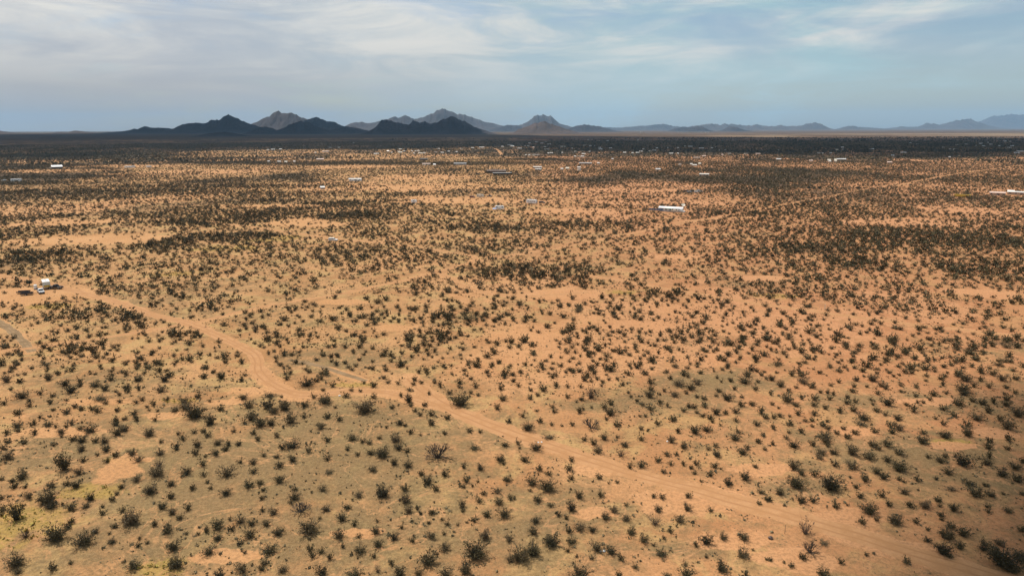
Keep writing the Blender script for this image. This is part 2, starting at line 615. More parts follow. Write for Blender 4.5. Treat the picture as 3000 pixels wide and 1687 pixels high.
def ground_material():
    m, t, b = new_mat('desert_soil')
    p = geo_pos(t)
    n_big = noise(t, p, 0.05, 5, 0.6)
    n_mid = noise(t, p, 0.45, 6, 0.65)
    n_fine = noise(t, p, 1.5, 7, 0.78)
    n_grit = noise(t, p, 6.0, 3, 0.8)
    n_blot = noise(t, p, 0.16, 6, 0.68, 0.6)
    sand = mixc(t, mrange(t, n_big, 0.35, 0.65), (0.315, 0.164, 0.066), (0.435, 0.243, 0.108))
    sand = mixc(t, mth(t, 'MULTIPLY', attr(t, 'pinky'), 0.9), sand, (0.370, 0.150, 0.070))
    sand = mixc(t, mth(t, 'MULTIPLY', mrange(t, noise(t, p, 0.09, 5, 0.65, 0.5), 0.47, 0.62, 0.0, 0.8), mrange(t, attr(t, 'pinky'), 0.2, 0.9, 1.0, 0.35)), sand, (0.385, 0.252, 0.105))
    sand = mixc(t, mrange(t, n_blot, 0.50, 0.66, 0.0, 0.55), sand, (0.190, 0.108, 0.048))
    # forbs and dry stubble
    ol = mth(t, 'ADD', attr(t, 'olive'), mth(t, 'MULTIPLY', mth(t, 'SUBTRACT', n_mid, 0.5), 1.3))
    ol = mth(t, 'ADD', ol, mth(t, 'MULTIPLY', mth(t, 'SUBTRACT', n_blot, 0.5), 1.4))
    olc = mixc(t, mrange(t, n_fine, 0.35, 0.65), (0.092, 0.068, 0.031), (0.205, 0.142, 0.068))
    col = mixc(t, mrange(t, ol, 0.15, 0.95, 0, 0.82), sand, olc)
    yl = mixc(t, n_fine, (0.22, 0.145, 0.03), (0.42, 0.285, 0.075))
    col = mixc(t, mrange(t, mth(t, 'ADD', attr(t, 'yellow'), mth(t, 'MULTIPLY', mth(t, 'SUBTRACT', n_mid, 0.5), 0.9)), 0.18, 0.9, 0, 0.65), col, yl)
    br = mth(t, 'ADD', attr(t, 'bare'), mth(t, 'MULTIPLY', mth(t, 'SUBTRACT', n_mid, 0.5), 0.9))
    brc = mixc(t, mrange(t, n_big, 0.3, 0.7), (0.430, 0.220, 0.092), (0.500, 0.272, 0.124))
    brc = mixc(t, mth(t, 'MULTIPLY', attr(t, 'pinky'), 0.8), brc, (0.450, 0.205, 0.105))
    run = mth(t, 'ABSOLUTE', mth(t, 'SUBTRACT', mth(t, 'MULTIPLY', noise(t, p, 0.06, 5, 0.6, 1.2), 2.0), 1.0))
    run = mth(t, 'MULTIPLY', mrange(t, run, 0.0, 0.045, 0.75, 0.0), mrange(t, n_mid, 0.35, 0.6))
    col = mixc(t, run, col, brc)
    col = mixc(t, mrange(t, br, 0.40, 0.58, 0, 0.88), col, brc)
    sc = mth(t, 'ADD', attr(t, 'scrub'), mth(t, 'MULTIPLY', mth(t, 'SUBTRACT', noise(t, p, 0.12, 6, 0.75), 0.5), 1.1))
    col = mixc(t, mrange(t, sc, 0.25, 0.95, 0, 0.90), col, (0.022, 0.019, 0.016))
    col = mixc(t, mth(t, 'MULTIPLY', attr(t, 'field'), 0.75), col, (0.27, 0.19, 0.12))  # tan painted in for the sunlit strip of the far plain
    # litter, pebbles and small tufts
    v = t.nodes.new('ShaderNodeTexVoronoi')
    v.inputs['Scale'].default_value = 1.7
    t.links.new(p, v.inputs['Vector'])
    spot = mrange(t, v.outputs['Distance'], 0.12, 0.34, 1, 0)
    spot = mth(t, 'MULTIPLY', spot, mrange(t, noise(t, p, 0.22, 3, 0.6), 0.46, 0.62))
    spot = mth(t, 'MULTIPLY', spot, mrange(t, attr(t, 'bare'), 0.3, 0.8, 0.9, 0.2))
    col = mixc(t, spot, col, (0.105, 0.082, 0.045))
    col = mixc(t, mrange(t, n_fine, 0.36, 0.58, 0.55, 0.0), col, (0.135, 0.085, 0.042))
    col = mixc(t, mrange(t, n_grit, 0.52, 0.70, 0.0, 0.40), col, (0.50, 0.33, 0.19))
    t.links.new(col, b.inputs['Base Color'])
    b.inputs['Roughness'].default_value = 0.95
    b.inputs['Specular IOR Level'].default_value = 0.1
    bump = t.nodes.new('ShaderNodeBump')
    bump.inputs['Strength'].default_value = 0.55
    bump.inputs['Distance'].default_value = 0.25
    t.links.new(mth(t, 'ADD', mth(t, 'MULTIPLY', n_mid, 1.0), mth(t, 'MULTIPLY', n_fine, 0.4)), bump.inputs['Height'])
    t.links.new(bump.outputs[0], b.inputs['Normal'])
    return m


ground = build_ground()
ground.data.materials.append(ground_material())
tag(ground, kind='structure')


def road_material(name, c0, c1, rut):
    m, t, b = new_mat(name)
    p = geo_pos(t)
    n1 = noise(t, p, 0.35, 6, 0.65)
    n2 = noise(t, p, 2.6, 4, 0.7)
    col = mixc(t, mrange(t, n1, 0.35, 0.65), c0, c1)
    acr = mth(t, 'ABSOLUTE', attr(t, 'across'))
    track = mth(t, 'SUBTRACT', 1.0, mth(t, 'ABSOLUTE', mth(t, 'MULTIPLY', mth(t, 'SUBTRACT', acr, 0.45), 5.0)), True)
    track = mth(t, 'MULTIPLY', track, mrange(t, n1, 0.35, 0.6, 0.25, 1.0))
    col = mixc(t, mth(t, 'MULTIPLY', track, 0.75), col, rut)
    col = mixc(t, mrange(t, n2, 0.3, 0.7, 0.28, 0.0), col, (0.20, 0.12, 0.065))
    t.links.new(col, b.inputs['Base Color'])
    b.inputs['Roughness'].default_value = 0.95
    b.inputs['Specular IOR Level'].default_value = 0.1
    return m


M['road'] = road_material('road_dirt', (0.360, 0.184, 0.082), (0.430, 0.230, 0.110), (0.265, 0.126, 0.054))
M['gravel'] = road_material('grey_gravel', (0.17, 0.112, 0.060), (0.27, 0.180, 0.100), (0.13, 0.088, 0.050))
for k, (nm, hw, ln) in enumerate(LINES):
    n = len(ln)
    tg = np.gradient(ln, axis=0)
    tg /= np.linalg.norm(tg, axis=1)[:, None] + 1e-9
    nrm = np.stack([tg[:, 1], -tg[:, 0]], 1)
    s = np.arange(n) * 1.0
    frac = np.array([-1.0, -0.8, -0.45, 0.0, 0.45, 0.8, 1.0])
    cols = []
    for q in frac:
        w_ = hw * (0.60 + 0.75 * fbm(s / 5 + 100 * k, np.full(n, 3.0 * np.sign(q)), 4, 71 + k))
        if abs(q) == 1:
            w_ = w_ * (0.86 + 0.7 * fbm(s / 2.2 + 40 * k, np.full(n, 7.0 * q), 3, 5))
        cols.append(np.c_[ln + nrm * (q * w_)[:, None], np.full(n, 0.004 + 0.002 * (k % 3))])
    v = np.stack(cols, 1)
    idx = np.arange(n * 7).reshape(n, 7)
    f = np.stack([idx[:-1, :-1], idx[:-1, 1:], idx[1:, 1:], idx[1:, :-1]], -1).reshape(-1, 4)[:, ::-1]
    me = np_mesh(nm, v.reshape(-1, 3), f, M['gravel' if nm == 'gravel_path' else 'road'], dict(across=np.tile(frac, n)), True)
    tag(link(nm, me), kind='structure')

# ------------------------------------------------------------------ mountains
def rock_material(name, lo, hi, bush):
    m, t, b = new_mat(name)
    p = geo_pos(t)
    n1 = noise(t, p, 0.004, 7, 0.65)
    n2 = noise(t, p, 0.03, 5, 0.7)
    col = mixc(t, mrange(t, n1, 0.35, 0.65), lo, hi)
    col = mixc(t, mrange(t, n2, 0.42, 0.62, 0.0, 0.7), col, bush)
    t.links.new(col, b.inputs['Base Color'])
    b.inputs['Roughness'].default_value = 0.95
    b.inputs['Specular IOR Level'].default_value = 0.1
    return m


M['rock_dark'] = rock_material('cloud_shaded_rock', (0.028, 0.027, 0.033), (0.064, 0.054, 0.058), (0.020, 0.020, 0.022))  # cloud shade over the front hills is put into this dark tone
M['rock_brown'] = rock_material('brown_rock', (0.062, 0.045, 0.040), (0.105, 0.072, 0.060), (0.038, 0.033, 0.029))
M['rock_pale'] = rock_material('pale_rock', (0.048, 0.043, 0.048), (0.086, 0.072, 0.073), (0.032, 0.030, 0.032))


def crop_pts(c, s):
    """silhouette points read from one of the three 1000 px wide strips of the horizon"""
    q = []
    for w in s.split():
        x, y = w.split(',')
        q.append((1000 * c + float(x) / 2.576, 300 + float(y) / 2.576))
    return q


def mountain(name, pts, D, mat, seed, label, rough=1.0, wide=1.0):
    w = [at_dist(px, py, D) for px, py in pts]
    xs = np.array([p[0] for p in w])
    zs = np.maximum(np.array([p[1] for p in w]), 0)
    hmax = zs.max()
    W = max(420.0, 2.4 * hmax) * wide
    step = max(8.0, (xs[-1] - xs[0]) / 420)
    gx = np.arange(xs[0] - W * 0.4, xs[-1] + W * 0.4, step)
    s = np.linspace(-1, 1, 74)
    X, S = np.meshgrid(gx, s, indexing='xy')
    yc = D + W * 0.18 * (fbm(gx / (W * 0.8), gx * 0 + seed, 3, seed) - 0.5)
    Y = yc[None, :] + S * W
    H = np.interp(gx, xs, zs, left=0, right=0)
    H = H * (1 + rough * 0.34 * (fbm(gx / (hmax * 0.30), gx * 0 + 3.3 * seed, 5, seed + 21, 0.6) - 0.5))
    # ends slope down to the plain
    for e, q in ((0, -1), (-1, 1)):
        d = (gx - xs[e]) * q
        m = d > 0
        H[m] = zs[e] * np.clip(1 - d[m] / (W * 0.4), 0, 1)
    # spurs: the crest height found a little to the side as the slope comes down
    sh = (fbm(Y / (W * 0.5), X / (W * 0.9), 3, seed + 9) - 0.5) * W * 0.22 * np.abs(S)
    Hs = np.interp(X + sh, gx, H)
    a = np.abs(S)
    prof = (1 - a) ** (1.25 + 0.5 * a)
    rid = 1 - np.abs(2 * fbm(X / (hmax * 0.9) + 0.35 * Y / hmax, Y / (hmax * 2.6), 5, seed + 3, 0.55) - 1)
    fine = fbm(X / (hmax * 0.16), Y / (hmax * 0.3), 4, seed + 5)
    g = np.clip(a * 3.0, 0, 1)
    Z = Hs * prof * (1 + rough * g * (0.75 * (rid - 0.72)) + rough * g * 0.22 * (fine - 0.5))
    Z += Hs * 0.05 * rough * (1 - g) * (fine - 0.62)
    Z = np.where(prof < 1e-6, -4, Z - 1.5)
    v = np.stack([X.ravel(), Y.ravel(), Z.ravel()], 1)
    ny, nx = X.shape
    i, j = np.meshgrid(np.arange(ny - 1), np.arange(nx - 1), indexing='ij')
    f = np.stack([i * nx + j, i * nx + j + 1, (i + 1) * nx + j + 1, (i + 1) * nx + j], -1).reshape(-1, 4)
    o = link(name, np_mesh(name, v, f, M[mat]))
    return tag(o, label, None, None, 'structure')


mountain('hills', crop_pts(0, "-300,235 -100,212 0,215 100,228 260,240 410,235 450,222 520,225 565,213 640,220 720,230 960,222 1100,240"), 13500, 'rock_brown', 3, 'low brown hills at the western end of the horizon')
mountain('hills', crop_pts(0, "700,236 820,226 960,215 1015,197 1040,203 1085,177 1150,193 1235,192 1320,200 1400,212 1500,230"), 12500, 'rock_dark', 5, 'dark round-topped hill west of the twin peaks')
mountain('mountain', crop_pts(0, "1250,225 1320,200 1380,165 1450,150 1535,158 1590,135 1660,132 1695,108 1725,98 1780,120 1850,150 1890,160 2000,200 2100,235"), 12000, 'rock_dark', 11, 'dark mountain with a rounded knob on top')
mountain('mountain', crop_pts(0, "1800,185 1890,160 1935,145 1985,110 2050,88 2100,58 2150,72 2200,85 2260,108 2330,135 2400,170 2500,210"), 14500, 'rock_pale', 17, 'tall grey-brown mountain with a sharp summit')
mountain('mountain', crop_pts(0, "2240,170 2300,130 2330,125 2395,113 2440,130 2480,148 2520,148 2576,172 2640,182 2760,215"), 13000, 'rock_dark', 19, 'jagged dark shoulder east of the tall grey-brown mountain')
mountain('hills', crop_pts(0, "1860,238 1900,215 1950,190 2000,181 2050,195 2085,210 2150,185 2210,152 2270,137 2330,150 2400,185 2480,210 2576,225 2660,238"), 9500, 'rock_dark', 23, 'two dark cone hills in front of the grey-brown mountain', 0.8)
mountain('hills', crop_pts(0, "1440,275 1500,255 1580,232 1700,222 1770,232 1850,258 1920,276"), 6600, 'rock_dark', 29, 'low black hill standing out on the shadowed plain', 0.7)
mountain('hills', crop_pts(0, "2480,215 2560,190 2606,178 2680,190 2760,208 2850,235"), 10500, 'rock_dark', 31, 'small dark hill beside the black crag', 0.8)
mountain('mountain', crop_pts(1, "0,190 40,175 100,147 180,150 250,155 300,130 340,120 440,105 490,102 550,115 640,100 690,92 755,52 830,72 880,95 930,88 1000,120 1100,145 1200,168 1300,185 1400,205"), 16500, 'rock_pale', 37, 'long pale brown mountain range with a central summit')
mountain('mountain', crop_pts(1, "160,240 210,215 260,185 300,135 345,133 400,148 470,165 510,165 540,143 590,155 630,145 680,155 720,150 760,125 820,107 870,118 930,140 1000,180 1080,210 1180,238"), 8600, 'rock_dark', 41, 'black craggy ridge with a steep western cliff', 1.1)
mountain('mountain', crop_pts(1, "1280,195 1340,175 1400,150 1450,110 1510,95 1545,88 1580,105 1610,130 1650,160 1720,182 1800,200"), 16000, 'rock_pale', 43, 'steep blue-grey peak behind the brown cone', 1.1)
mountain('hills', crop_pts(1, "1240,245 1290,235 1330,205 1420,170 1480,150 1520,140 1570,155 1620,175 1700,200 1800,230 1880,245"), 8800, 'rock_brown', 47, 'brown cone hill with spreading slopes', 0.8, 1.3)
mountain('hills', crop_pts(1, "1130,205 1180,190 1240,172 1280,168 1340,178 1420,205"), 15000, 'rock_dark', 51, 'low blue hill beside the steep blue-grey peak')
mountain('hills', crop_pts(1, "1700,205 1750,185 1800,170 1830,165 1890,175 1940,178 2000,195 2080,215"), 13000, 'rock_dark', 53, 'dark hill east of the brown cone')
mountain('hills', crop_pts(1, "1880,200 2000,187 2100,190 2250,178 2330,175 2380,165 2430,160 2480,175 2600,185 2680,195"), 21000, 'rock_pale', 57, 'chain of low blue hills on the horizon')
mountain('hills', crop_pts(1, "2470,215 2520,195 2576,185 2640,192 2720,212"), 14000, 'rock_dark', 59, 'small dark mound on the far plain')
mountain('hills', crop_pts(2, "-40,196 0,190 60,180 150,170 210,157 260,165 280,172 320,160 350,165 370,160 430,170 520,175 560,165 620,178 700,180 740,170 790,180 900,175 960,155 1010,152 1050,165 1110,195"), 21000, 'rock_brown', 61, 'uneven blue range ending in a broad dome')
mountain('hills', crop_pts(2, "0,212 60,190 100,178 150,182 200,208"), 13000, 'rock_dark', 63, 'dark mound below the uneven blue range')
mountain('hills', crop_pts(2, "300,210 350,180 390,183 470,208"), 13000, 'rock_dark', 65, 'rounded dark mound on the far plain by the dome')
mountain('hills', crop_pts(2, "1170,200 1240,180 1290,178 1330,187 1400,190 1500,197 1540,202"), 22000, 'rock_brown', 67, 'flat blue hill alone on the horizon')
mountain('mountain', crop_pts(2, "1480,200 1560,195 1650,182 1700,185 1800,185 1850,155 1880,160 1900,160 1920,170 2000,155 2070,135 2105,140 2115,125 2150,128 2180,118 2200,140 2240,150 2300,170 2400,195 2460,200"), 24000, 'rock_brown', 71, 'hazy blue mountain with a square notched top', 0.9)
mountain('mountain', crop_pts(2, "2150,180 2250,150 2330,105 2350,95 2400,100 2490,80 2540,90 2620,105 2720,90 2850,120 3050,160"), 31000, 'rock_brown', 73, 'pale blue massif at the eastern end of the horizon', 0.8)


# ------------------------------------------------------------------ cloud whose shade lies on the far plain, and one added for the near corner
m_cloud, t_, b_ = new_mat('cloud_vapour')
b_.inputs['Base Color'].default_value = (0.92, 0.92, 0.93, 1)
b_.inputs['Roughness'].default_value = 1.0
b_.inputs['Specular IOR Level'].default_value = 0.0


def cloud(poly, alt, cell, edge, seed, label, solid=0.5):
    """a lumpy cloud that stands at height ALT between the sun and the ground polygon POLY"""
    poly = np.array(poly)
    off = np.array([SUN.x, SUN.y]) * alt / SUN.z
    lo, hi = poly.min(0) - 2 * edge, poly.max(0) + 2 * edge
    gx, gy = np.arange(lo[0], hi[0], cell), np.arange(lo[1], hi[1], cell)
    X, Y = np.meshgrid(gx, gy, indexing='xy')
    x, y = X.ravel(), Y.ravel()
    closed = np.vstack([poly, poly[:1]])
    d = dist_poly(x, y, closed)
    ins = np.zeros(x.shape, bool)
    for a, b in zip(closed[:-1], closed[1:]):
        c = (a[1] > y) != (b[1] > y)
        xi = a[0] + (y - a[1]) * (b[0] - a[0]) / (b[1] - a[1] + 1e-9)
        ins ^= c & (x < xi)
    sd = np.where(ins, d, -d) / edge
    T = sd + 2.2 * (fbm(x / (edge * 1.6), y / (edge * 1.6), 5, seed) - 0.5) + solid * 0.4
    T = T.reshape(X.shape)
    keep = T > 0
    cellk = keep[:-1, :-1] & keep[1:, :-1] & keep[:-1, 1:] & keep[1:, 1:]
    th = np.clip(T, 0, 3)
    lump = fbm(x / (edge * 0.5), y / (edge * 0.5), 4, seed + 2).reshape(X.shape)
    top = alt + edge * 0.35 * np.sqrt(th) * (0.5 + lump) + 1
    bot = alt - edge * 0.08 * np.sqrt(th) * (0.5 + lump) - 1
    ny, nx = X.shape
    idx = np.arange(nx * ny).reshape(ny, nx)
    q = np.stack([idx[:-1, :-1][cellk], idx[:-1, 1:][cellk], idx[1:, 1:][cellk], idx[1:, :-1][cellk]], -1)
    n = nx * ny
    v = np.concatenate([np.stack([x + off[0], y + off[1], top.ravel()], 1), np.stack([x + off[0], y + off[1], bot.ravel()], 1)])
    # close the sides
    cnt = {}
    for face in q:
        for a, b in zip(face, np.roll(face, -1)):
            k_ = (min(a, b), max(a, b))
            cnt[k_] = None if k_ in cnt else (a, b)
    side = [(b, a, a + n, b + n) for w_ in cnt.values() if w_ for a, b in [w_]]
    f = np.concatenate([q, q[:, ::-1] + n, np.array(side, dtype=q.dtype).reshape(-1, 4)])
    used, inv = np.unique(f, return_inverse=True)
    o = link('cloud', np_mesh('cloud', v[used], inv.reshape(-1, 4), m_cloud, None, True))
    return tag(o, label, None, None, 'structure')


def gp(px, py):
    q = G(px, py)
    return (q.x, q.y)


far_l, far_r = 10800.0, 9000.0
cloud([gp(-500, 468), gp(150, 458), gp(400, 445), gp(700, 436), gp(1100, 435), gp(1450, 431), gp(1750, 440), gp(2000, 449), gp(2300, 455), gp(2650, 456), gp(3000, 450), gp(3500, 446),
       gp(3500, 405), gp(3000, 405), gp(2400, 404), gp(1950, 401), gp(1650, 399), (100, 7000), (-350, 8200), (-600, 9900), (-2300, 11200), (-3000, 12900), (-5600, 13300), (-7700, 13400), (-8300, 11300), (-9500, 9500), (-11000, 8000)], 2600, 55, 260, 91, 'broad cloud over the far plain', 0.6)
cloud([gp(3030, 1120), gp(2920, 1260), gp(2820, 1390), gp(2720, 1530), gp(2580, 1720), (55, 40), (190, 40), (230, 120)], 2600, 3.0, 14, 97, 'small unseen cloud added to shade the near eastern corner', 0.5)  # added out of view so that its shade darkens the near corner
# ------------------------------------------------------------------ shrubs
def foliage_material(name, per_object):
    m, t, b = new_mat(name)
    if per_object:
        f = t.nodes.new('ShaderNodeObjectInfo').outputs['Random']
    else:
        f = attr(t, 'tint')
    col = ramp(t, f, [(0.0, (0.030, 0.027, 0.016)), (0.35, (0.066, 0.055, 0.027)), (0.7, (0.102, 0.077, 0.040)), (1.0, (0.150, 0.104, 0.060))])
    n = noise(t, geo_pos(t), 2.2, 3, 0.6)
    col = mixc(t, mrange(t, n, 0.4, 0.7, 0.0, 0.55), col, (0.120, 0.100, 0.045))
    t.links.new(col, b.inputs['Base Color'])
    b.inputs['Roughness'].default_value = 0.8
    b.inputs['Specular IOR Level'].default_value = 0.15
    return m


M['leaf'] = foliage_material('shrub_leaves', True)
M['leafmass'] = foliage_material('scrub_leaves', False)
M['twig'] = paint('shrub_twigs', (0.060, 0.045, 0.034), 0.9, 0.15, 5)
M['drytwig'] = paint('dry_twigs', (0.115, 0.072, 0.048), 0.9, 0.15, 5)
M['treeleaf'] = paint('tree_leaves', (0.030, 0.040, 0.018), 0.8, 0.2, 0.8)


def shrub_arrays(seed, nst, nleaf, ls, fan=62, core=0.25):
    """unit shrub (1 wide, about 0.62 high): leaf cards and stems as (verts, quads)"""
    r = np.random.default_rng(seed)
    az = np.arange(nst) * 2.399 + r.uniform(-0.5, 0.5, nst)
    tilt = np.radians(6 + (fan - 6) * np.sqrt((np.arange(nst) + 0.5) / nst) + r.uniform(-9, 9, nst))
    lob = 0.78 + 0.30 * np.sin(az * 2 + seed) * r.uniform(0.3, 1, nst) + r.uniform(-0.12, 0.16, nst)
    d = np.stack([np.sin(tilt) * np.cos(az), np.sin(tilt) * np.sin(az), np.cos(tilt)], 1)
    ln = lob / np.sqrt((d[:, 0] ** 2 + d[:, 1] ** 2) / 0.25 + d[:, 2] ** 2 / 0.40)
    tip = d * ln[:, None]
    base = np.c_[r.normal(0, 0.035, (nst, 2)), np.zeros(nst)]
    midp = base + (tip - base) * 0.5 + np.c_[np.zeros((nst, 2)), 0.05 * np.ones(nst)]

    def on(i, t):
        t = t[:, None]
        return (1 - t) ** 2 * base[i] + 2 * t * (1 - t) * midp[i] + t * t * tip[i]

    i = r.integers(0, nst, nleaf)
    t = r.beta(2.2, 1.2, nleaf)
    nc = int(nleaf * core)
    t[:nc] = r.uniform(0.05, 0.5, nc)
    p = on(i, t) + r.normal(0, 0.035 + 0.03 * ls / 0.1, (nleaf, 3)) * np.array([1, 1, 0.7])
    p[:, 2] = np.maximum(p[:, 2], ls * 0.4)
    dirn = d[i] * 0.9 + r.normal(0, 0.55, (nleaf, 3))
    dirn /= np.linalg.norm(dirn, axis=1)[:, None]
    sidev = np.cross(dirn, r.normal(0, 1, (nleaf, 3)))
    sidev /= np.linalg.norm(sidev, axis=1)[:, None] + 1e-9
    le = ls * r.uniform(0.7, 1.5, nleaf)[:, None]
    wd = le * r.uniform(0.16, 0.36, nleaf)[:, None]
    lv = np.stack([p - dirn * le * 0.5, p + sidev * wd - dirn * le * 0.05, p + dirn * le * 0.6, p - sidev * wd - dirn * le * 0.05], 1).reshape(-1, 3)
    lv[:, 2] = np.maximum(lv[:, 2], 0.0)
    lf = np.arange(nleaf * 4).reshape(-1, 4)
    # stems: three-sided, two segments
    sv, sf = [], []
    for k in range(nst):
        pts = [base[k] * np.array([1, 1, 0]), on(np.array([k]), np.array([0.5]))[0], tip[k] * 1.04]
        rr = [0.011, 0.007, 0.0025]
        b0 = len(sv)
        for q, rad in zip(pts, rr):
            for m_ in range(3):
                a = m_ * 2.0944
                sv.append(q + np.array([math.cos(a), math.sin(a), 0]) * rad)
        for sg in range(2):
            for m_ in range(3):
                n_ = (m_ + 1) % 3
                o = b0 + sg * 3
                sf.append((o + m_, o + n_, o + 3 + n_, o + 3 + m_))
    return (lv, lf), (np.array(sv), np.array(sf))


def dead_arrays(seed, nst=26):
    """leafless bush: forking bare branches"""
    r = np.random.default_rng(seed)
    sv, sf = [], []

    def seg(a, b, ra, rb):
        b0 = len(sv)
        for q, rad in ((a, ra), (b, rb)):
            for m_ in range(4):
                an = m_ * 1.5708
                sv.append(q + np.array([math.cos(an), math.sin(an), 0.2 * math.cos(an)]) * rad)
        for m_ in range(4):
            n_ = (m_ + 1) % 4
            sf.append((b0 + m_, b0 + n_, b0 + 4 + n_, b0 + 4 + m_))

    def grow(p, d, ln, rad, lev):
        q = p + d * ln
        q[2] = max(q[2], 0.01)
        seg(p, q, rad, rad * 0.62)
        if lev:
            for _ in range(3 if lev > 1 else 4):
                e = d + r.normal(0, 0.42, 3)
                e[2] += 0.10
                e /= np.linalg.norm(e)
                grow(q.copy(), e, ln * r.uniform(0.55, 0.85), rad * 0.6, lev - 1)

    for k in range(14):
        a, tl = k * 2.4 + r.uniform(-0.4, 0.4), math.radians(r.uniform(15, 68))
        d = np.array([math.sin(tl) * math.cos(a), math.sin(tl) * math.sin(a), math.cos(tl)])
        grow(np.array([0.03 * math.cos(a), 0.03 * math.sin(a), 0.0]), d, r.uniform(0.16, 0.24), 0.024, 3)
    return np.array(sv), np.array(sf)


SHRUB = [shrub_arrays(100 + k, 24 + k % 4 * 4, 760, 0.052, (60, 70, 52, 66, 58)[k % 5], (0.3, 0.2, 0.35)[k % 3]) for k in range(10)]
LOW = [shrub_arrays(200 + k, 20, 460, 0.06, 78, 0.3) for k in range(2)]
TALL = [shrub_arrays(210 + k, 30, 950, 0.05, 46, 0.3) for k in range(2)]
BIG = [shrub_arrays(220 + k, 44, 1900, 0.040, 64, 0.35) for k in range(3)]
DEAD = [dead_arrays(230 + k) for k in range(3)]
THIN = [shrub_arrays(240 + k, 30, 130, 0.05, 62, 0.15) for k in range(2)]

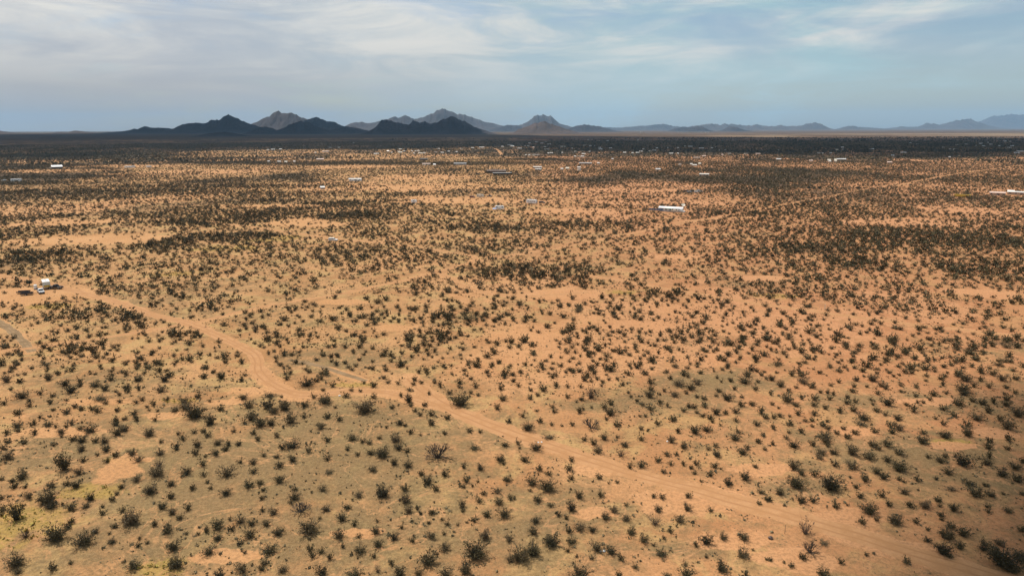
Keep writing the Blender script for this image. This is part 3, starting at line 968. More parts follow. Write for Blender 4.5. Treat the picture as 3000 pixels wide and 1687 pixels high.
# every shrub one can make out in the near part of the photograph: x, y of its middle and its width, in four enlarged strips
# (1851 px for 750); a letter marks a tall, low, dead, thin or large one
TRACE = ["""50,25,80 150,35,60 350,12,70 470,50,80 515,100,90 575,35,50 578,65,50 690,60,80 760,88,70 800,18,60 915,80,70 925,108,50 1000,18,80 1005,92,50 1165,95,80 1190,20,80
1475,3,60 1600,2,80 1745,28,50 80,95,40 160,135,100 295,122,55 380,140,50 835,112,30 865,135,35 725,150,100,l 35,193,60 210,178,40 215,212,50 365,187,50 480,175,35 765,190,50
865,185,40 985,190,40 1030,168,50 1110,200,50 1065,222,35 1080,245,30 1210,170,45 1435,145,55 1520,180,35 1330,175,80 1340,220,90 1265,240,70 1410,260,150,b 1600,232,65
1760,150,70 1800,205,90 130,265,65 590,237,50 665,235,55 705,252,60 480,257,65 545,215,55 850,243,55 970,265,60 990,310,60 1140,253,30 1125,315,45 835,315,60 905,305,50
1520,325,100 1820,295,90 1765,335,50 290,297,40 385,243,40 125,355,75 245,340,55 350,352,60 520,340,50 480,365,40 445,400,70 405,365,40 50,408,60 130,395,45 250,412,60
580,377,50 655,380,110 840,340,70 900,375,90 850,405,90 1080,410,95 1690,395,45 1835,410,50 1290,415,40 1405,400,50 1470,395,50 1500,425,60 1325,445,65 55,472,60 175,475,60
390,497,40 445,435,35 525,455,60 590,460,80 690,465,60 755,468,70 590,525,75 770,520,85 1165,475,40 1425,500,65 1575,480,70 1655,490,60 1725,490,50 1630,525,60 1275,518,65
1560,552,75 1415,552,65 1485,580,35 1160,550,75 20,520,55 60,578,90 955,550,80 1000,600,70 840,570,60 775,612,50 600,605,60 705,570,35 465,645,130,t 570,695,70 1465,632,65
1740,617,50 1830,618,70 1155,630,90,h 1135,690,120 1350,690,85 1475,705,60 1645,690,120 1835,688,60 160,720,100 10,740,50 90,755,50 1500,765,40 1525,808,40 1395,805,60
1240,775,70 990,742,75 1635,838,85 1800,780,90 370,785,85 105,795,60 185,800,40 485,775,60 550,785,90 880,800,55 845,850,40 1090,822,105 655,878,80 815,885,60 210,862,80
340,878,140,b 375,930,100 1235,870,65 10,880,50 15,965,60 15,1000,40 515,945,85 620,935,70 890,965,65 740,990,60 740,942,40 1175,935,85 1360,955,60 1245,980,70 1300,1020,60
120,1005,130,t 520,1045,60 950,1030,150,b 830,1080,60 1115,1065,65 490,1090,60 185,1140,110,h 410,1140,170,b 690,1118,70 790,1138,30 1210,1108,95 1665,1035,35 1740,1040,80
1575,1075,110 1820,1060,70 1490,1115,60 1435,1140,35 1350,1138,35 1680,1103,60 1810,1140,95 1575,1165,80 610,1180,145,b 810,1192,70 1010,1170,40 1000,1220,50 1065,1205,35
1735,1205,55 1255,1225,120 1510,1260,100 1770,1275,35 120,1335,140,b 510,1352,40 385,1380,80 130,1410,70 965,1360,120 1270,1350,130,b 1750,1385,110 1590,1430,100""",
"""220,15,55 370,45,110 475,12,60 440,30,50 555,67,50 485,100,40 690,100,40 755,108,35 780,50,35 848,65,65 925,10,45 955,45,45 1030,52,40 1110,98,50 1148,22,50 1140,55,45
1195,45,45 1290,45,40 1333,70,50 1250,125,40 1398,118,50 1475,42,60 1470,78,40 1585,75,50 1555,18,40 1552,120,40 1605,135,40 1770,88,55 1795,5,50 1785,160,70 100,128,90,l
185,150,30 415,150,50 500,170,110 650,138,65 850,150,55 1050,140,45 1105,172,80 1120,212,45 1222,205,55 1480,175,140,b 1745,228,60 85,210,110 205,215,110 130,245,90
350,205,75 515,290,65 600,307,65 345,290,45 575,225,35 785,225,140,b 985,228,45 250,310,110 35,335,110 110,340,70 470,360,80 1150,250,40 1185,278,45 1270,270,65 1385,298,60
1268,340,65 1830,325,55 1040,335,70 1080,355,40 945,368,35 1120,403,55 1545,392,60 1620,402,40 1365,415,40 1190,425,30 150,430,55 515,460,65 700,440,85 770,470,50 818,478,55
895,443,45 1010,450,95 1030,515,70 1090,535,60 260,490,110 190,515,60 380,538,60 665,527,50 735,565,45 830,550,70 915,555,110,b 15,455,50 55,568,50 155,580,45 265,598,75
170,640,70 518,595,60 1315,550,160,d 1580,507,90,l 1800,495,60 1765,598,80 1785,632,40 1000,625,70 1100,640,80 1505,655,50 1620,660,70 530,683,75,l 843,668,75 1365,710,65
1195,705,55 1240,760,95 1300,815,60 1520,755,60 1500,795,45 1605,762,30 1815,745,70 170,745,90 30,770,60 280,812,55 485,808,75 55,820,45 45,880,50 280,870,85 255,910,50
743,858,70 915,840,120,b 1075,810,75 1080,888,100 1740,825,70 1645,845,50 1840,880,60 1610,898,60 1755,905,85 1490,930,75 1495,975,40 330,955,110,d 125,978,80 45,970,45
505,955,75 660,945,65 620,1020,90 460,1028,30 1105,972,70 1190,995,30 1270,985,60 1165,958,40 1670,1000,65 1795,990,105 75,1060,80 160,1125,90 385,1095,140,b 715,1068,60
875,1048,35 600,1145,100 1055,1090,45 1345,1035,35 1385,1065,50 1580,1042,50 1525,1055,30 1460,1075,30 1250,1060,35 865,1115,85 745,1155,50 1000,1160,75 1135,1185,55,h
1270,1150,80 1360,1138,40 1655,1155,95 1830,1175,70 885,1210,80 1365,1230,95 625,1228,45 755,1250,95 95,1245,120 390,1250,60 475,1262,65 405,1297,60 535,1310,55 855,1298,55
1585,1260,190,b 1245,1320,150 60,1345,70 40,1390,60 980,1345,55 195,1395,80 480,1410,110 710,1425,120 880,1400,70,h 1040,1415,120 1175,1425,70 1375,1425,110 1515,1395,115
1840,1320,80""",
"""10,35,40 45,68,45 130,58,25 295,5,50 525,22,60 570,35,40 610,18,40 655,40,45 650,70,35 700,25,35 762,18,35 800,62,40 318,65,50 400,75,40 495,75,40 1000,40,65 1000,90,60
995,135,80 840,118,35 1145,15,45 1205,50,90 1340,40,80 1290,80,80 1100,105,40 1175,130,75 1260,120,45 1335,148,45 1385,160,55 1480,10,35 1515,42,30 1580,32,45 1610,92,40
1680,30,95 1780,40,40 1760,88,55 1840,18,40 1495,105,50 1475,140,40 1555,155,85 1660,150,40 1735,200,60 1655,205,60 225,90,75 135,100,40 185,135,45 130,155,55 400,150,45
570,120,150,h 505,165,50 465,185,30 860,150,30 905,175,40 945,205,45 1000,235,60 1070,190,45 1125,215,40 715,195,60 670,220,60 710,258,95 1280,215,60 1390,212,60 1320,225,45
1240,245,50 1335,260,40 295,220,45 180,250,35 305,253,50 80,285,50 490,250,65 575,228,30 205,325,55 1475,258,75 1545,265,50 1615,250,65 1800,260,65 1830,295,60 1380,285,50
1430,300,60 1450,330,35 1620,318,50 1770,345,60 925,290,30 965,288,35 1160,310,65 1050,340,55 680,310,40 755,350,60 115,370,90 285,350,40 360,358,30 435,350,45 570,350,100,d
270,428,90,l 525,455,50 590,480,65 665,442,70 760,440,35 930,378,45 980,398,25 1200,395,55 1320,390,95 1405,380,80 1630,400,50 1615,440,85 1815,425,50 1780,473,50 930,450,60
1150,460,75 1240,505,70 815,493,70 620,535,75 785,555,95,h 40,485,45 55,520,30 175,515,85 90,600,75 430,605,50 415,662,65 200,670,60 265,700,60 430,735,55 1470,500,50
1420,525,40 1480,565,70 1665,545,80 1700,520,50 1825,527,40 1120,565,55 1190,563,45 1055,605,60 1145,632,50 935,642,70 855,655,55 1240,637,45 1330,632,55 1295,660,45
1320,700,40 1465,648,60 1510,670,25 1760,652,45 1095,690,50 1435,712,55 1685,728,85 1365,760,30 1560,770,70 145,760,100 255,795,125,b 130,825,35 630,728,60 760,765,40
700,775,25 485,860,80 640,858,60 185,888,75 15,880,40 280,930,55 430,950,90 1025,865,50 1085,875,55 1275,862,60 1800,835,60 1835,885,50 1785,918,45 1055,960,75 1265,950,75
825,930,40 735,965,70 675,1010,85 825,1025,75 1035,1045,115,h 1215,1030,90 1435,968,50,h 335,1000,50 395,1025,40 170,1040,75 155,1120,85 490,1090,90 410,1115,65 580,1105,70
860,1120,80 1140,1115,60 1100,1170,40 955,1175,90 285,1190,130,b 430,1185,85 405,1255,55 60,1290,150,b 150,1255,130,b 615,1235,100 715,1255,100 575,1310,55 790,1315,65
1080,1275,95 1025,1220,35 1330,1220,50 1405,1185,100 1530,1160,70 1675,1160,90 1670,1280,110 1740,1255,25 1405,1305,35 1250,1355,50 1515,1375,120 890,1375,55 495,1425,150,b
770,1430,60 1265,1420,110 1125,1440,70 1690,1430,50 1840,1320,35""",
"""25,15,70 255,35,80 90,60,70 320,70,70 150,105,45 205,80,40 20,130,40 455,65,40 510,40,40 635,25,50 620,75,40 610,105,60 755,15,90 715,75,35 820,65,60 850,85,50 790,120,55
960,65,40 960,110,40 1070,75,50 1065,142,40 1140,32,35 1250,15,60 1265,62,45 1195,130,60 1170,170,40 1290,125,40 1410,85,100 1420,120,80 1490,70,50 1535,22,60 1600,75,55
1720,80,50 1795,15,60 1785,118,45 1425,10,100 1690,15,80 140,160,105 200,205,60 30,200,45 75,230,30 240,160,40 335,160,60 330,205,55 380,115,40 430,120,40 470,130,40
445,160,50 575,155,40 570,190,60 630,185,45 745,170,40 760,205,35 865,190,90 1000,205,45 1080,190,35 1120,190,35 1375,192,90 1475,175,55 1550,190,75 1630,185,55 1720,165,60
1720,200,75 40,295,50 85,285,50 155,290,30 220,270,60 335,270,60 415,230,50 520,250,60 612,240,65 785,245,60 845,275,45 1050,245,70 1270,235,60 1340,280,55 1510,295,100
1595,255,60 1805,265,110 1680,310,60 270,322,40 315,317,45 160,342,65 320,362,35 430,325,40 395,350,65 435,375,50 525,330,20 690,295,90 670,330,100,l 935,300,75 885,355,65
945,370,80 900,400,70 1210,305,35 1265,345,50 1440,345,70 1730,355,110 40,375,50 150,405,40 240,400,50 130,445,45 30,488,40 410,430,90 415,455,95 495,405,55 545,375,50
630,405,65 575,437,65 770,395,65 1120,405,60 1115,460,100 1275,420,100 1440,410,90 1600,465,60 1590,505,80 1740,455,65 1735,520,55 185,495,85 325,490,60,h 430,500,45
385,545,75 475,545,75 605,540,105 725,570,110 370,582,70 860,485,90 760,490,80 800,520,60 950,540,100 860,600,75 950,655,115,b 1155,580,50 1245,605,80 1280,580,50
1405,610,140 1580,620,85 1600,580,60 1785,650,90 1690,700,90 1800,740,95 1840,610,60 185,645,105 240,695,75 335,705,70 480,635,65 605,640,100 785,685,80 835,725,75
1300,685,90 205,770,130,b 455,775,165,b 85,835,80 635,800,45 700,740,80 1075,745,60 985,760,40 950,742,50 1215,742,35 1450,770,75 1330,805,80,l 1570,785,50,l 985,830,75
1085,822,25 825,860,60 665,868,60 1500,835,130 1610,850,80 1700,850,35 1835,850,40 1225,890,65 10,890,60 240,895,80 325,895,60 490,940,60 730,960,120,b 875,925,60
1025,930,70 1135,930,95 1240,935,40 1340,955,80 1585,940,50 1590,975,50 1735,968,70 1250,1000,60 1255,1035,40 920,1040,110,b 675,1050,70 1070,1050,60 785,1035,50,h
1155,1105,40 1320,1080,80 1290,1140,120,b 1410,1125,110 1835,1110,60 265,1100,135,n 405,1195,75,l 300,1245,110,d 250,1305,70,l 1150,1180,65 1265,1250,130,b
1385,1225,90 1560,1210,70 1670,1200,80 1310,1295,60 1640,1270,110 15,1325,40 115,1345,30 170,1365,55 525,1340,55 710,1290,40,h 400,1415,105 1000,1335,70,n 1700,1320,210,b
1825,1300,120,b 1560,1240,80 1760,1380,130,b"""]

traced = []
for s_i, block in enumerate(TRACE):
    for w in block.split():
        q = w.split(',')
        kind = q[3] if len(q) > 3 else ''
        px = 750 * s_i + float(q[0]) / 2.468
        wp = float(q[2]) / 2.468
        py = 1100 + float(q[1]) / 2.468 + 0.26 * wp
        p = G(px, py)
        dep = depth_at(px, py)
        traced.append(dict(px=px, py=py, x=p.x, y=p.y, w=wp * dep / 2000 * 1.46, k=kind, wp=wp))

traced.sort(key=lambda d: -d['wp'])
NEAR = traced[:298]
REST = traced[298:]

protos = {}


def shrub_meshes(kind, i):
    key = (kind, i)
    if key not in protos:
        if kind == 'd':
            v, f = DEAD[i % len(DEAD)]
            protos[key] = (None, np_mesh('branches', v, f, M['twig']))
        else:
            pool = {'l': LOW, 't': TALL, 'b': BIG, 'h': THIN, 'n': THIN}.get(kind, SHRUB)
            (lv, lf), (sv, sf) = pool[i % len(pool)]
            dry = kind in 'hn' and kind != ''
            protos[key] = (np_mesh('foliage', lv, lf, M['leaf'] if kind != 'n' else M['drytwig']), np_mesh('stems', sv, sf, M['drytwig'] if dry else M['twig']))
    return protos[key]


SPECIAL = {}
KINDW = {'': 'round dark shrub', 'l': 'low spreading dark shrub', 't': 'tall dense dark shrub', 'b': 'large dense dark shrub', 'h': 'thin grey-brown shrub', 'n': 'bare reddish-brown shrub', 'd': 'leafless dark shrub with bare branches'}
SIZEW = ['small', 'medium-sized', 'wide']


def zone(px, py):
    """the ground the shrub stands on, as the photograph shows it"""
    x, y = px / 3000, py / 1687
    return "%s percent across and %s percent down the photo" % (words(px / 30), words(py / 16.87))


road_near = road_dist(np.array([d['x'] for d in NEAR]), np.array([d['y'] for d in NEAR]))
yel_near = field(np.array([d['x'] for d in NEAR]), np.array([d['y'] for d in NEAR]), EL['yellow'])
used_labels = {}
for i, d in enumerate(NEAR):
    k = d['k']
    fol, stm = shrub_meshes(k, (i * 7) % {'': 10, 'b': 3, 'l': 2, 't': 2, 'h': 2, 'n': 2, 'd': 3}[k])
    name = 'desert_shrub' if k not in 'dn' or k == '' else 'bare_shrub'
    o = empty(name, (d['x'], d['y'], 0), random.uniform(0, 6.28))
    w = d['w']
    hh = {'': random.uniform(0.85, 1.15), 'l': 0.6, 't': 1.5, 'b': 1.05, 'h': 1.15, 'n': 1.35, 'd': 1.0}[k]
    o.scale = (w * random.uniform(0.94, 1.06), w * random.uniform(0.94, 1.06), w * hh * 0.88)
    if fol:
        link('foliage', fol, o)
    link('stems' if fol else 'branches', stm, o)
    sz = '' if k else ('small ' if d['wp'] < 27 else 'medium ' if d['wp'] < 36 else 'wide ')
    on = ' by the dirt road' if -1 < road_near[i] < 3.5 else ' in yellow grass' if yel_near[i] > 0.6 else ''
    base = sz + KINDW[k] + on
    lab = "%s, %s percent across, %s percent down the photo" % (base, words(d['px'] / 30), words(d['py'] / 16.87))
    if lab in used_labels:
        lab = lab.replace(' percent across', ' and a half percent across')
    used_labels[lab] = 1
    tag(o, lab, 'shrub', 'shrubs standing on the near desert floor')


# ---- the thousands beyond: one mass of scrub
def merge(pool, x, y, w, h, rot, pick, tint):
    """copies of the unit shrubs of POOL merged into (verts, quads, tint)"""
    V, F, T, n0 = [], [], [], 0
    for k, (lv, lf) in enumerate(pool):
        m = pick == k
        if not m.any():
            continue
        c, s = np.cos(rot[m])[:, None], np.sin(rot[m])[:, None]
        vx = (lv[None, :, 0] * c - lv[None, :, 1] * s) * w[m][:, None] + x[m][:, None]
        vy = (lv[None, :, 0] * s + lv[None, :, 1] * c) * w[m][:, None] + y[m][:, None]
        vz = lv[None, :, 2] * (w[m] * h[m])[:, None]
        v = np.stack([vx, vy, vz], -1).reshape(-1, 3)
        cnt, nv = m.sum(), len(lv)
        f = (lf[None] + (np.arange(cnt) * nv)[:, None, None]).reshape(-1, 4)
        V.append(v)
        F.append(f + n0)
        T.append(np.repeat(tint[m], nv))
        n0 += len(v)
    return np.concatenate(V), np.concatenate(F), np.concatenate(T)


def stem_join(a):
    (lv, lf), (sv, sf) = a
    return np.concatenate([lv, sv]), np.concatenate([lf, sf + len(lv)])


LOD1 = [stem_join(shrub_arrays(300 + k, 13, 190, 0.095, (60, 70, 54)[k % 3])) for k in range(6)]
LOD2 = [shrub_arrays(320 + k, 9, 52, 0.17, 64)[0] for k in range(6)]
LOD3 = [shrub_arrays(340 + k, 6, 17, 0.30, 64)[0] for k in range(5)]
LOD4 = [shrub_arrays(360 + k, 5, 7, 0.50, 66)[0] for k in range(4)]


def density(x, y):
    """shrubs per square metre, 0..1 scale of the local maximum"""
    n = 0.55 * fbm(x / 60, y / 85, 4, 81) + 0.45 * fbm(x / 19, y / 24, 3, 83)
    d = 0.38 + 0.46 * smooth(0.38, 0.62, n)
    east = smooth(-50, 250, x - 0.05 * y)
    d = d * (0.85 + 0.35 * east)
    wide = fbm(x / 160, y / 240, 5, 41) * 0.6 + 0.4 * fbm(x / 420, y / 600, 4, 47)
    far = smooth(300, 900, np.hypot(x, y))
    d = d * (1 - far + far * (1.0 + 0.9 * smooth(0.40, 0.58, wide)))
    for (ex, ey, hx, hy, k) in EB:
        q = np.sqrt(((x - ex) / hx) ** 2 + ((y - ey) / hy) ** 2)
        d = d + (0.85 - 0.1 * far) * k * smooth(1.3, 0.2, q + 0.5 * (n - 0.5) * 2)
    wash = 1 - np.abs(2 * fbm(x / 75 + 5.1, y / 110, 4, 131) - 1)
    d = d * (0.94 + 0.4 * smooth(0.90, 0.985, wash) * smooth(1100, 500, np.hypot(x, y)))
    b = field(x, y, EL['bare'])
    d = d * (1 - (0.94 - 0.45 * far) * smooth(0.42, 0.80, b + 0.3 * (n - 0.5)))
    d = d * smooth(0.2, 1.6, road_dist(x, y))
    return d


KEEPOUT = []                          # (x, y, r) around houses and vehicles, filled in before scatter()


def scatter():
    V, F, T, n0 = [], [], [], 0
    bands = [(20, 260, 0.100, LOD1, 2.2, 0.68), (260, 620, 0.120, LOD2, 2.2, 0.68), (620, 1500, 0.076, LOD3, 2.05, 0.66), (1500, 3600, 0.016, LOD4, 2.8, 0.75)]
    total = 0
    for r0, r1, dens, pool, wm, hm in bands:
        a1 = R(50 if r0 < 600 else 44)
        cell = 1 / math.sqrt(dens)
        x, y = np.meshgrid(np.arange(-r1 * math.sin(a1), r1 * math.sin(a1), cell), np.arange(r0 * math.cos(a1), r1, cell))
        x[::2] += cell / 2
        x, y = x.ravel(), y.ravel()
        n = len(x)
        x = x + cell * rng.uniform(-0.48, 0.48, n)
        y = y + cell * rng.uniform(-0.48, 0.48, n)
        r = np.hypot(x, y)
        m = (r >= r0) & (r < r1) & (np.abs(np.arctan2(x, y)) < a1)
        x, y = x[m], y[m]
        n = len(x)
        keep = rng.uniform(0, 1, n) < density(x, y)
        px, py, dep = pix(x, y)
        keep &= ~((px > -10) & (px < 3010) & (py > 1104) & (dep > 0))
        for kx, ky, kr in KEEPOUT:
            keep &= (x - kx) ** 2 + (y - ky) ** 2 > kr * kr
        x, y = x[keep], y[keep]
        n = len(x)
        w = wm * np.exp(rng.normal(0, 0.38, n))
        w = np.clip(w, 0.7, 4.6 if r0 < 1500 else 7)
        w *= 1 + 0.35 * smooth(0.9, 1.6, density(x, y))
        h = hm * 1.35 * rng.uniform(0.8, 1.3, n)
        rot = rng.uniform(0, 6.28, n)
        tint = np.clip(rng.normal(0.45 if r0 < 600 else 0.75, 0.25, n), 0, 1)
        if r0 == 20:
            x = np.concatenate([x, [d['x'] for d in REST]])
            y = np.concatenate([y, [d['y'] for d in REST]])
            w = np.concatenate([w, [d['w'] for d in REST]])
            k = len(REST)
            h = np.concatenate([h, rng.uniform(0.85, 1.2, k)])
            rot = np.concatenate([rot, rng.uniform(0, 6.28, k)])
            tint = np.concatenate([tint, np.clip(rng.normal(0.4, 0.2, k), 0, 1)])
        v, f, t = merge(pool, x, y, w, h, rot, rng.integers(0, len(pool), len(x)), tint)
        V.append(v)
        F.append(f + n0)
        T.append(t)
        n0 += len(v)
        total += len(x)
        print('scrub band', r0, r1, len(x), len(f))
    me = np_mesh('desert_scrub', np.concatenate(V), np.concatenate(F), M['leafmass'], dict(tint=np.concatenate(T)))
    o = link('desert_scrub', me)
    tag(o, 'thousands of dark olive shrubs covering the desert plain to the horizon', 'scrub', None, 'stuff')


def tufts():
    """dry grass tufts and tiny forbs on the near ground"""
    n = 90000
    r = np.sqrt(rng.uniform(70 ** 2, 380 ** 2, n))
    a = rng.uniform(-R(48), R(48), n)
    x, y = r * np.sin(a), r * np.cos(a)
    k = smooth(0.40, 0.66, 0.6 * fbm(x / 14, y / 18, 4, 121) + 0.4 * fbm(x / 3, y / 3, 3, 123))
    ye = field(x, y, EL['yellow'])
    k = np.maximum(k, 1.1 * smooth(0.45, 0.9, ye))
    k = k * (1 - 0.9 * smooth(0.4, 0.7, field(x, y, EL['bare']))) * smooth(-0.5, 1.5, road_dist(x, y))
    keep = rng.uniform(0, 1, n) < 0.9 * k
    x, y, ye = x[keep], y[keep], ye[keep]
    n = len(x)
    w = np.clip(0.42 * np.exp(rng.normal(0, 0.4, n)), 0.15, 1.1)
    v, f, t_ = merge(LOD4, x, y, w, rng.uniform(0.6, 1.1, n), rng.uniform(0, 6.28, n), rng.integers(0, len(LOD4), n), np.where(ye > 0.55, 1.0, np.clip(rng.normal(0.4, 0.2, n), 0, 0.75)))
    o = link('dry_grass', np_mesh('dry_grass', v, f, M['grass'], dict(tint=t_)))
    tag(o, 'dry grass tufts and small forbs scattered over the near soil', 'grass', None, 'stuff')
    print('tufts', n)


m, t, b = new_mat('dry_grass_blades')
t.links.new(ramp(t, attr(t, 'tint'), [(0.0, (0.060, 0.055, 0.028)), (0.4, (0.125, 0.098, 0.048)), (0.76, (0.20, 0.145, 0.07)), (1.0, (0.36, 0.27, 0.06))]), b.inputs['Base Color'])
b.inputs['Roughness'].default_value = 0.9
M['grass'] = m
# ------------------------------------------------------------------ vehicles and buildings
M['farwhite'] = paint('dull_white_roof', (0.52, 0.49, 0.46), 0.7, 0.1)  # duller white than the other roof coating, for distant homes
def heading(p, a):
    """rotation that turns local +x towards the viewer's side, A degrees from facing the viewer towards the right"""
    tow = Vector((-p.x, -p.y)).normalized()
    rig = Vector((-tow.y, tow.x))
    d = tow * math.cos(R(a)) + rig * math.sin(R(a))
    return math.atan2(d.y, d.x)


def place(name, px, py, a, label, cat, group=None, keep=4.0):
    p = G(px, py)
    o = empty(name, p, heading(p, a))
    tag(o, label, cat, group)
    KEEPOUT.append((p.x, p.y, keep))
    return o


def bevelled(o, w=0.04):
    md = o.modifiers.new('bevel', 'BEVEL')
    md.width = w
    md.segments = 2
    return o


def wheels(o, xs, hw, r=0.36, width=0.24):
    for x in xs:
        for s in (-1, 1):
            y0 = s * (hw - width / 2)
            w = MB().tube((x, y0 - width / 2, r), (x, y0 + width / 2, r), r, r, 14).build('wheel', M['rubber'], o)
            ye = y0 + s * (width / 2 + 0.004)
            MB().tube((x, ye - 0.01, r), (x, ye + 0.012, r), r * 0.55, r * 0.5, 10).build('hub', M['silver'], w)


def pickup(o, mat, suv=False):
    hw = 0.95
    lower = [(-2.7, 0.45), (2.6, 0.45), (2.72, 0.6), (2.66, 0.98), (1.3, 1.10), (-2.7, 1.10)]
    bevelled(MB().prism_y(lower, -hw, hw).build('body', mat, o))
    x0 = -2.55 if suv else -0.55
    cabp = [(x0, 1.104), (1.25, 1.104), (0.62, 1.78), (0.45, 1.84), (x0 + 0.28, 1.84), (x0 + 0.12, 1.72)]
    bevelled(MB().prism_y(cabp, -hw + 0.1, hw - 0.1).build('cab', mat, o), 0.03)
    g = MB()
    win = [(x0 + 0.28, 1.22), (0.92, 1.22), (0.52, 1.70), (x0 + 0.34, 1.70)]
    for s in (-1, 1):
        y = s * (hw - 0.1)
        g.prism_y(win, min(y, y + s * 0.01), max(y, y + s * 0.01))
    g.build('side_window', M['glass'], o)
    w = MB()
    w.add([(1.21, -0.74, 1.16), (1.21, 0.74, 1.16), (0.67, 0.68, 1.745), (0.67, -0.68, 1.745)], [(0, 1, 2, 3)])
    for i in range(4):
        x, y, z = w.v[i]
        w.v[i] = (x + 0.02, y, z + 0.015)
    w.build('windscreen', M['glass'], o)
    if not suv:
        MB().box(-2.6, -0.7, -hw + 0.12, hw - 0.12, 1.104, 1.112).build('bed_floor', M['darkmetal'], o)
    for s in (-1, 1):
        MB().box(2.60, 2.735, s * 0.68 - 0.19, s * 0.68 + 0.19, 0.72, 0.92).build('headlight', M['glass'] if mat is M['white'] else M['silver'], o)
    MB().box(2.64, 2.80, -0.9, 0.9, 0.42, 0.62).build('bumper', M['darkmetal'], o)
    wheels(o, (1.75, -1.65), hw)


def trailer(o, ln=7.5, wd=2.45, ht=2.7, mat='white', roof='roofwhite', nose=True, tongue=True, front='offwhite', windows=2):
    h0 = 0.55
    prof = [(-ln / 2, h0), (ln / 2 - 0.25, h0), (ln / 2, h0 + 0.5), (ln / 2 - (0.1 if nose else 0), h0 + 1.3), (ln / 2 - (0.5 if nose else 0.05), h0 + ht), (-ln / 2 + 0.15, h0 + ht), (-ln / 2, h0 + ht - 0.2)]
    b = bevelled(MB().prism_y(prof, -wd / 2, wd / 2).build('body', M[mat], o), 0.06)
    MB().box(-ln / 2 + 0.2, ln / 2 - 0.6, -wd / 2 + 0.06, wd / 2 - 0.06, h0 + ht + 0.003, h0 + ht + 0.05).build('roof', M[roof], o)
    for x in (-ln * 0.25, ln * 0.12):
        MB().box(x - 0.22, x + 0.22, -0.22, 0.22, h0 + ht + 0.052, h0 + ht + 0.22, 0.03, 0.03).build('roof_vent', M['greyroof'], o)
    for i in range(windows):
        for s in (-1, 1):
            x = -ln * 0.3 + i * ln * 0.6 / max(1, windows - 1) if windows > 1 else 0
            y = s * (wd / 2 + 0.006)
            MB().box(x - 0.5, x + 0.5, min(y, y - s * 0.02), max(y, y - s * 0.02), h0 + 1.15, h0 + 1.85).build('window', M['glass'], o)
    MB().box(0.3, 1.0, wd / 2 - 0.015, wd / 2 + 0.02, h0 + 0.1, h0 + 2.0).build('door', M['offwhite'], o)
    if front:
        MB().box(ln / 2 - 0.01, ln / 2 + 0.03, -wd / 2 + 0.25, wd / 2 - 0.25, h0 + 0.52, h0 + 1.25).build('front_panel', M[front], o)
    wheels(o, (-0.45, 0.45), wd / 2, 0.34)
    if tongue:
        MB().tube((ln / 2 - 0.3, 0.5, h0), (ln / 2 + 1.1, 0, h0 - 0.05), 0.05, 0.05).tube((ln / 2 - 0.3, -0.5, h0), (ln / 2 + 1.1, 0, h0 - 0.05), 0.05, 0.05).tube((ln / 2 + 1.0, 0, 0.0), (ln / 2 + 1.0, 0, h0), 0.04, 0.04).build('tow_hitch', M['darkmetal'], o)


def flat_trailer(o, ln=4.2, load=True):
    f = MB().box(-ln / 2, ln / 2, -0.95, 0.95, 0.5, 0.6)
    f.build('deck', M['wood'], o)
    r = MB()
    for s in (-1, 1):
        r.box(-ln / 2, ln / 2, s * 0.97 - 0.02, s * 0.97 + 0.02, 0.45, 0.95)
    r.box(ln / 2 + 0.001, ln / 2 + 0.05, -0.95, 0.95, 0.45, 0.95)
    r.build('side_rail', M['darkmetal'], o)
    wheels(o, (-0.3,), 1.12, 0.33)
    MB().tube((ln / 2, 0.6, 0.45), (ln / 2 + 1.2, 0, 0.4), 0.04, 0.04).tube((ln / 2, -0.6, 0.45), (ln / 2 + 1.2, 0, 0.4), 0.04, 0.04).tube((ln / 2 + 1.1, 0, 0), (ln / 2 + 1.1, 0, 0.42), 0.03, 0.03).build('tow_hitch', M['darkmetal'], o)


def gable_house(o, ln, wd, wall_h, rise, wall, roof, windows=3, over=0.35, door=True):
    MB().box(-ln / 2, ln / 2, -wd / 2, wd / 2, 0, wall_h).build('wall', M[wall], o)
    g = MB()
    prof_in = [(-wd / 2, wall_h + 0.001), (wd / 2, wall_h + 0.001), (0, wall_h + rise - 0.03)]
    g.prism_x(prof_in, -ln / 2 + 0.02, ln / 2 - 0.02)
    g.build('gable', M[wall], o)
    r = MB()
    e, t_ = wd / 2 + over, 0.12
    ze = wall_h - rise * over / (wd / 2)
    for s in (-1, 1):
        r.prism_x([(0, wall_h + rise), (s * e, ze), (s * e, ze + t_), (0, wall_h + rise + t_)][::s], -ln / 2 - over, ln / 2 + over)
    r.build('roof', M[roof], o)
    for i in range(windows):
        for s in (-1, 1):
            x = -ln * 0.38 + i * ln * 0.76 / max(1, windows - 1)
            y = s * (wd / 2)
            f = MB().box(x - 0.65, x + 0.65, y - 0.03, y + 0.03, 1.0, 2.0).build('window', M['glass'], o)
            MB().box(x - 0.75, x + 0.75, y - 0.045, y + 0.045, 0.9, 0.995).build('sill', M['white'], f)
    if door:
        MB().box(ln * 0.06, ln * 0.06 + 0.95, -wd / 2 - 0.03, -wd / 2 + 0.01, 0.02, 2.05).build('door', M['brownwall'], o)


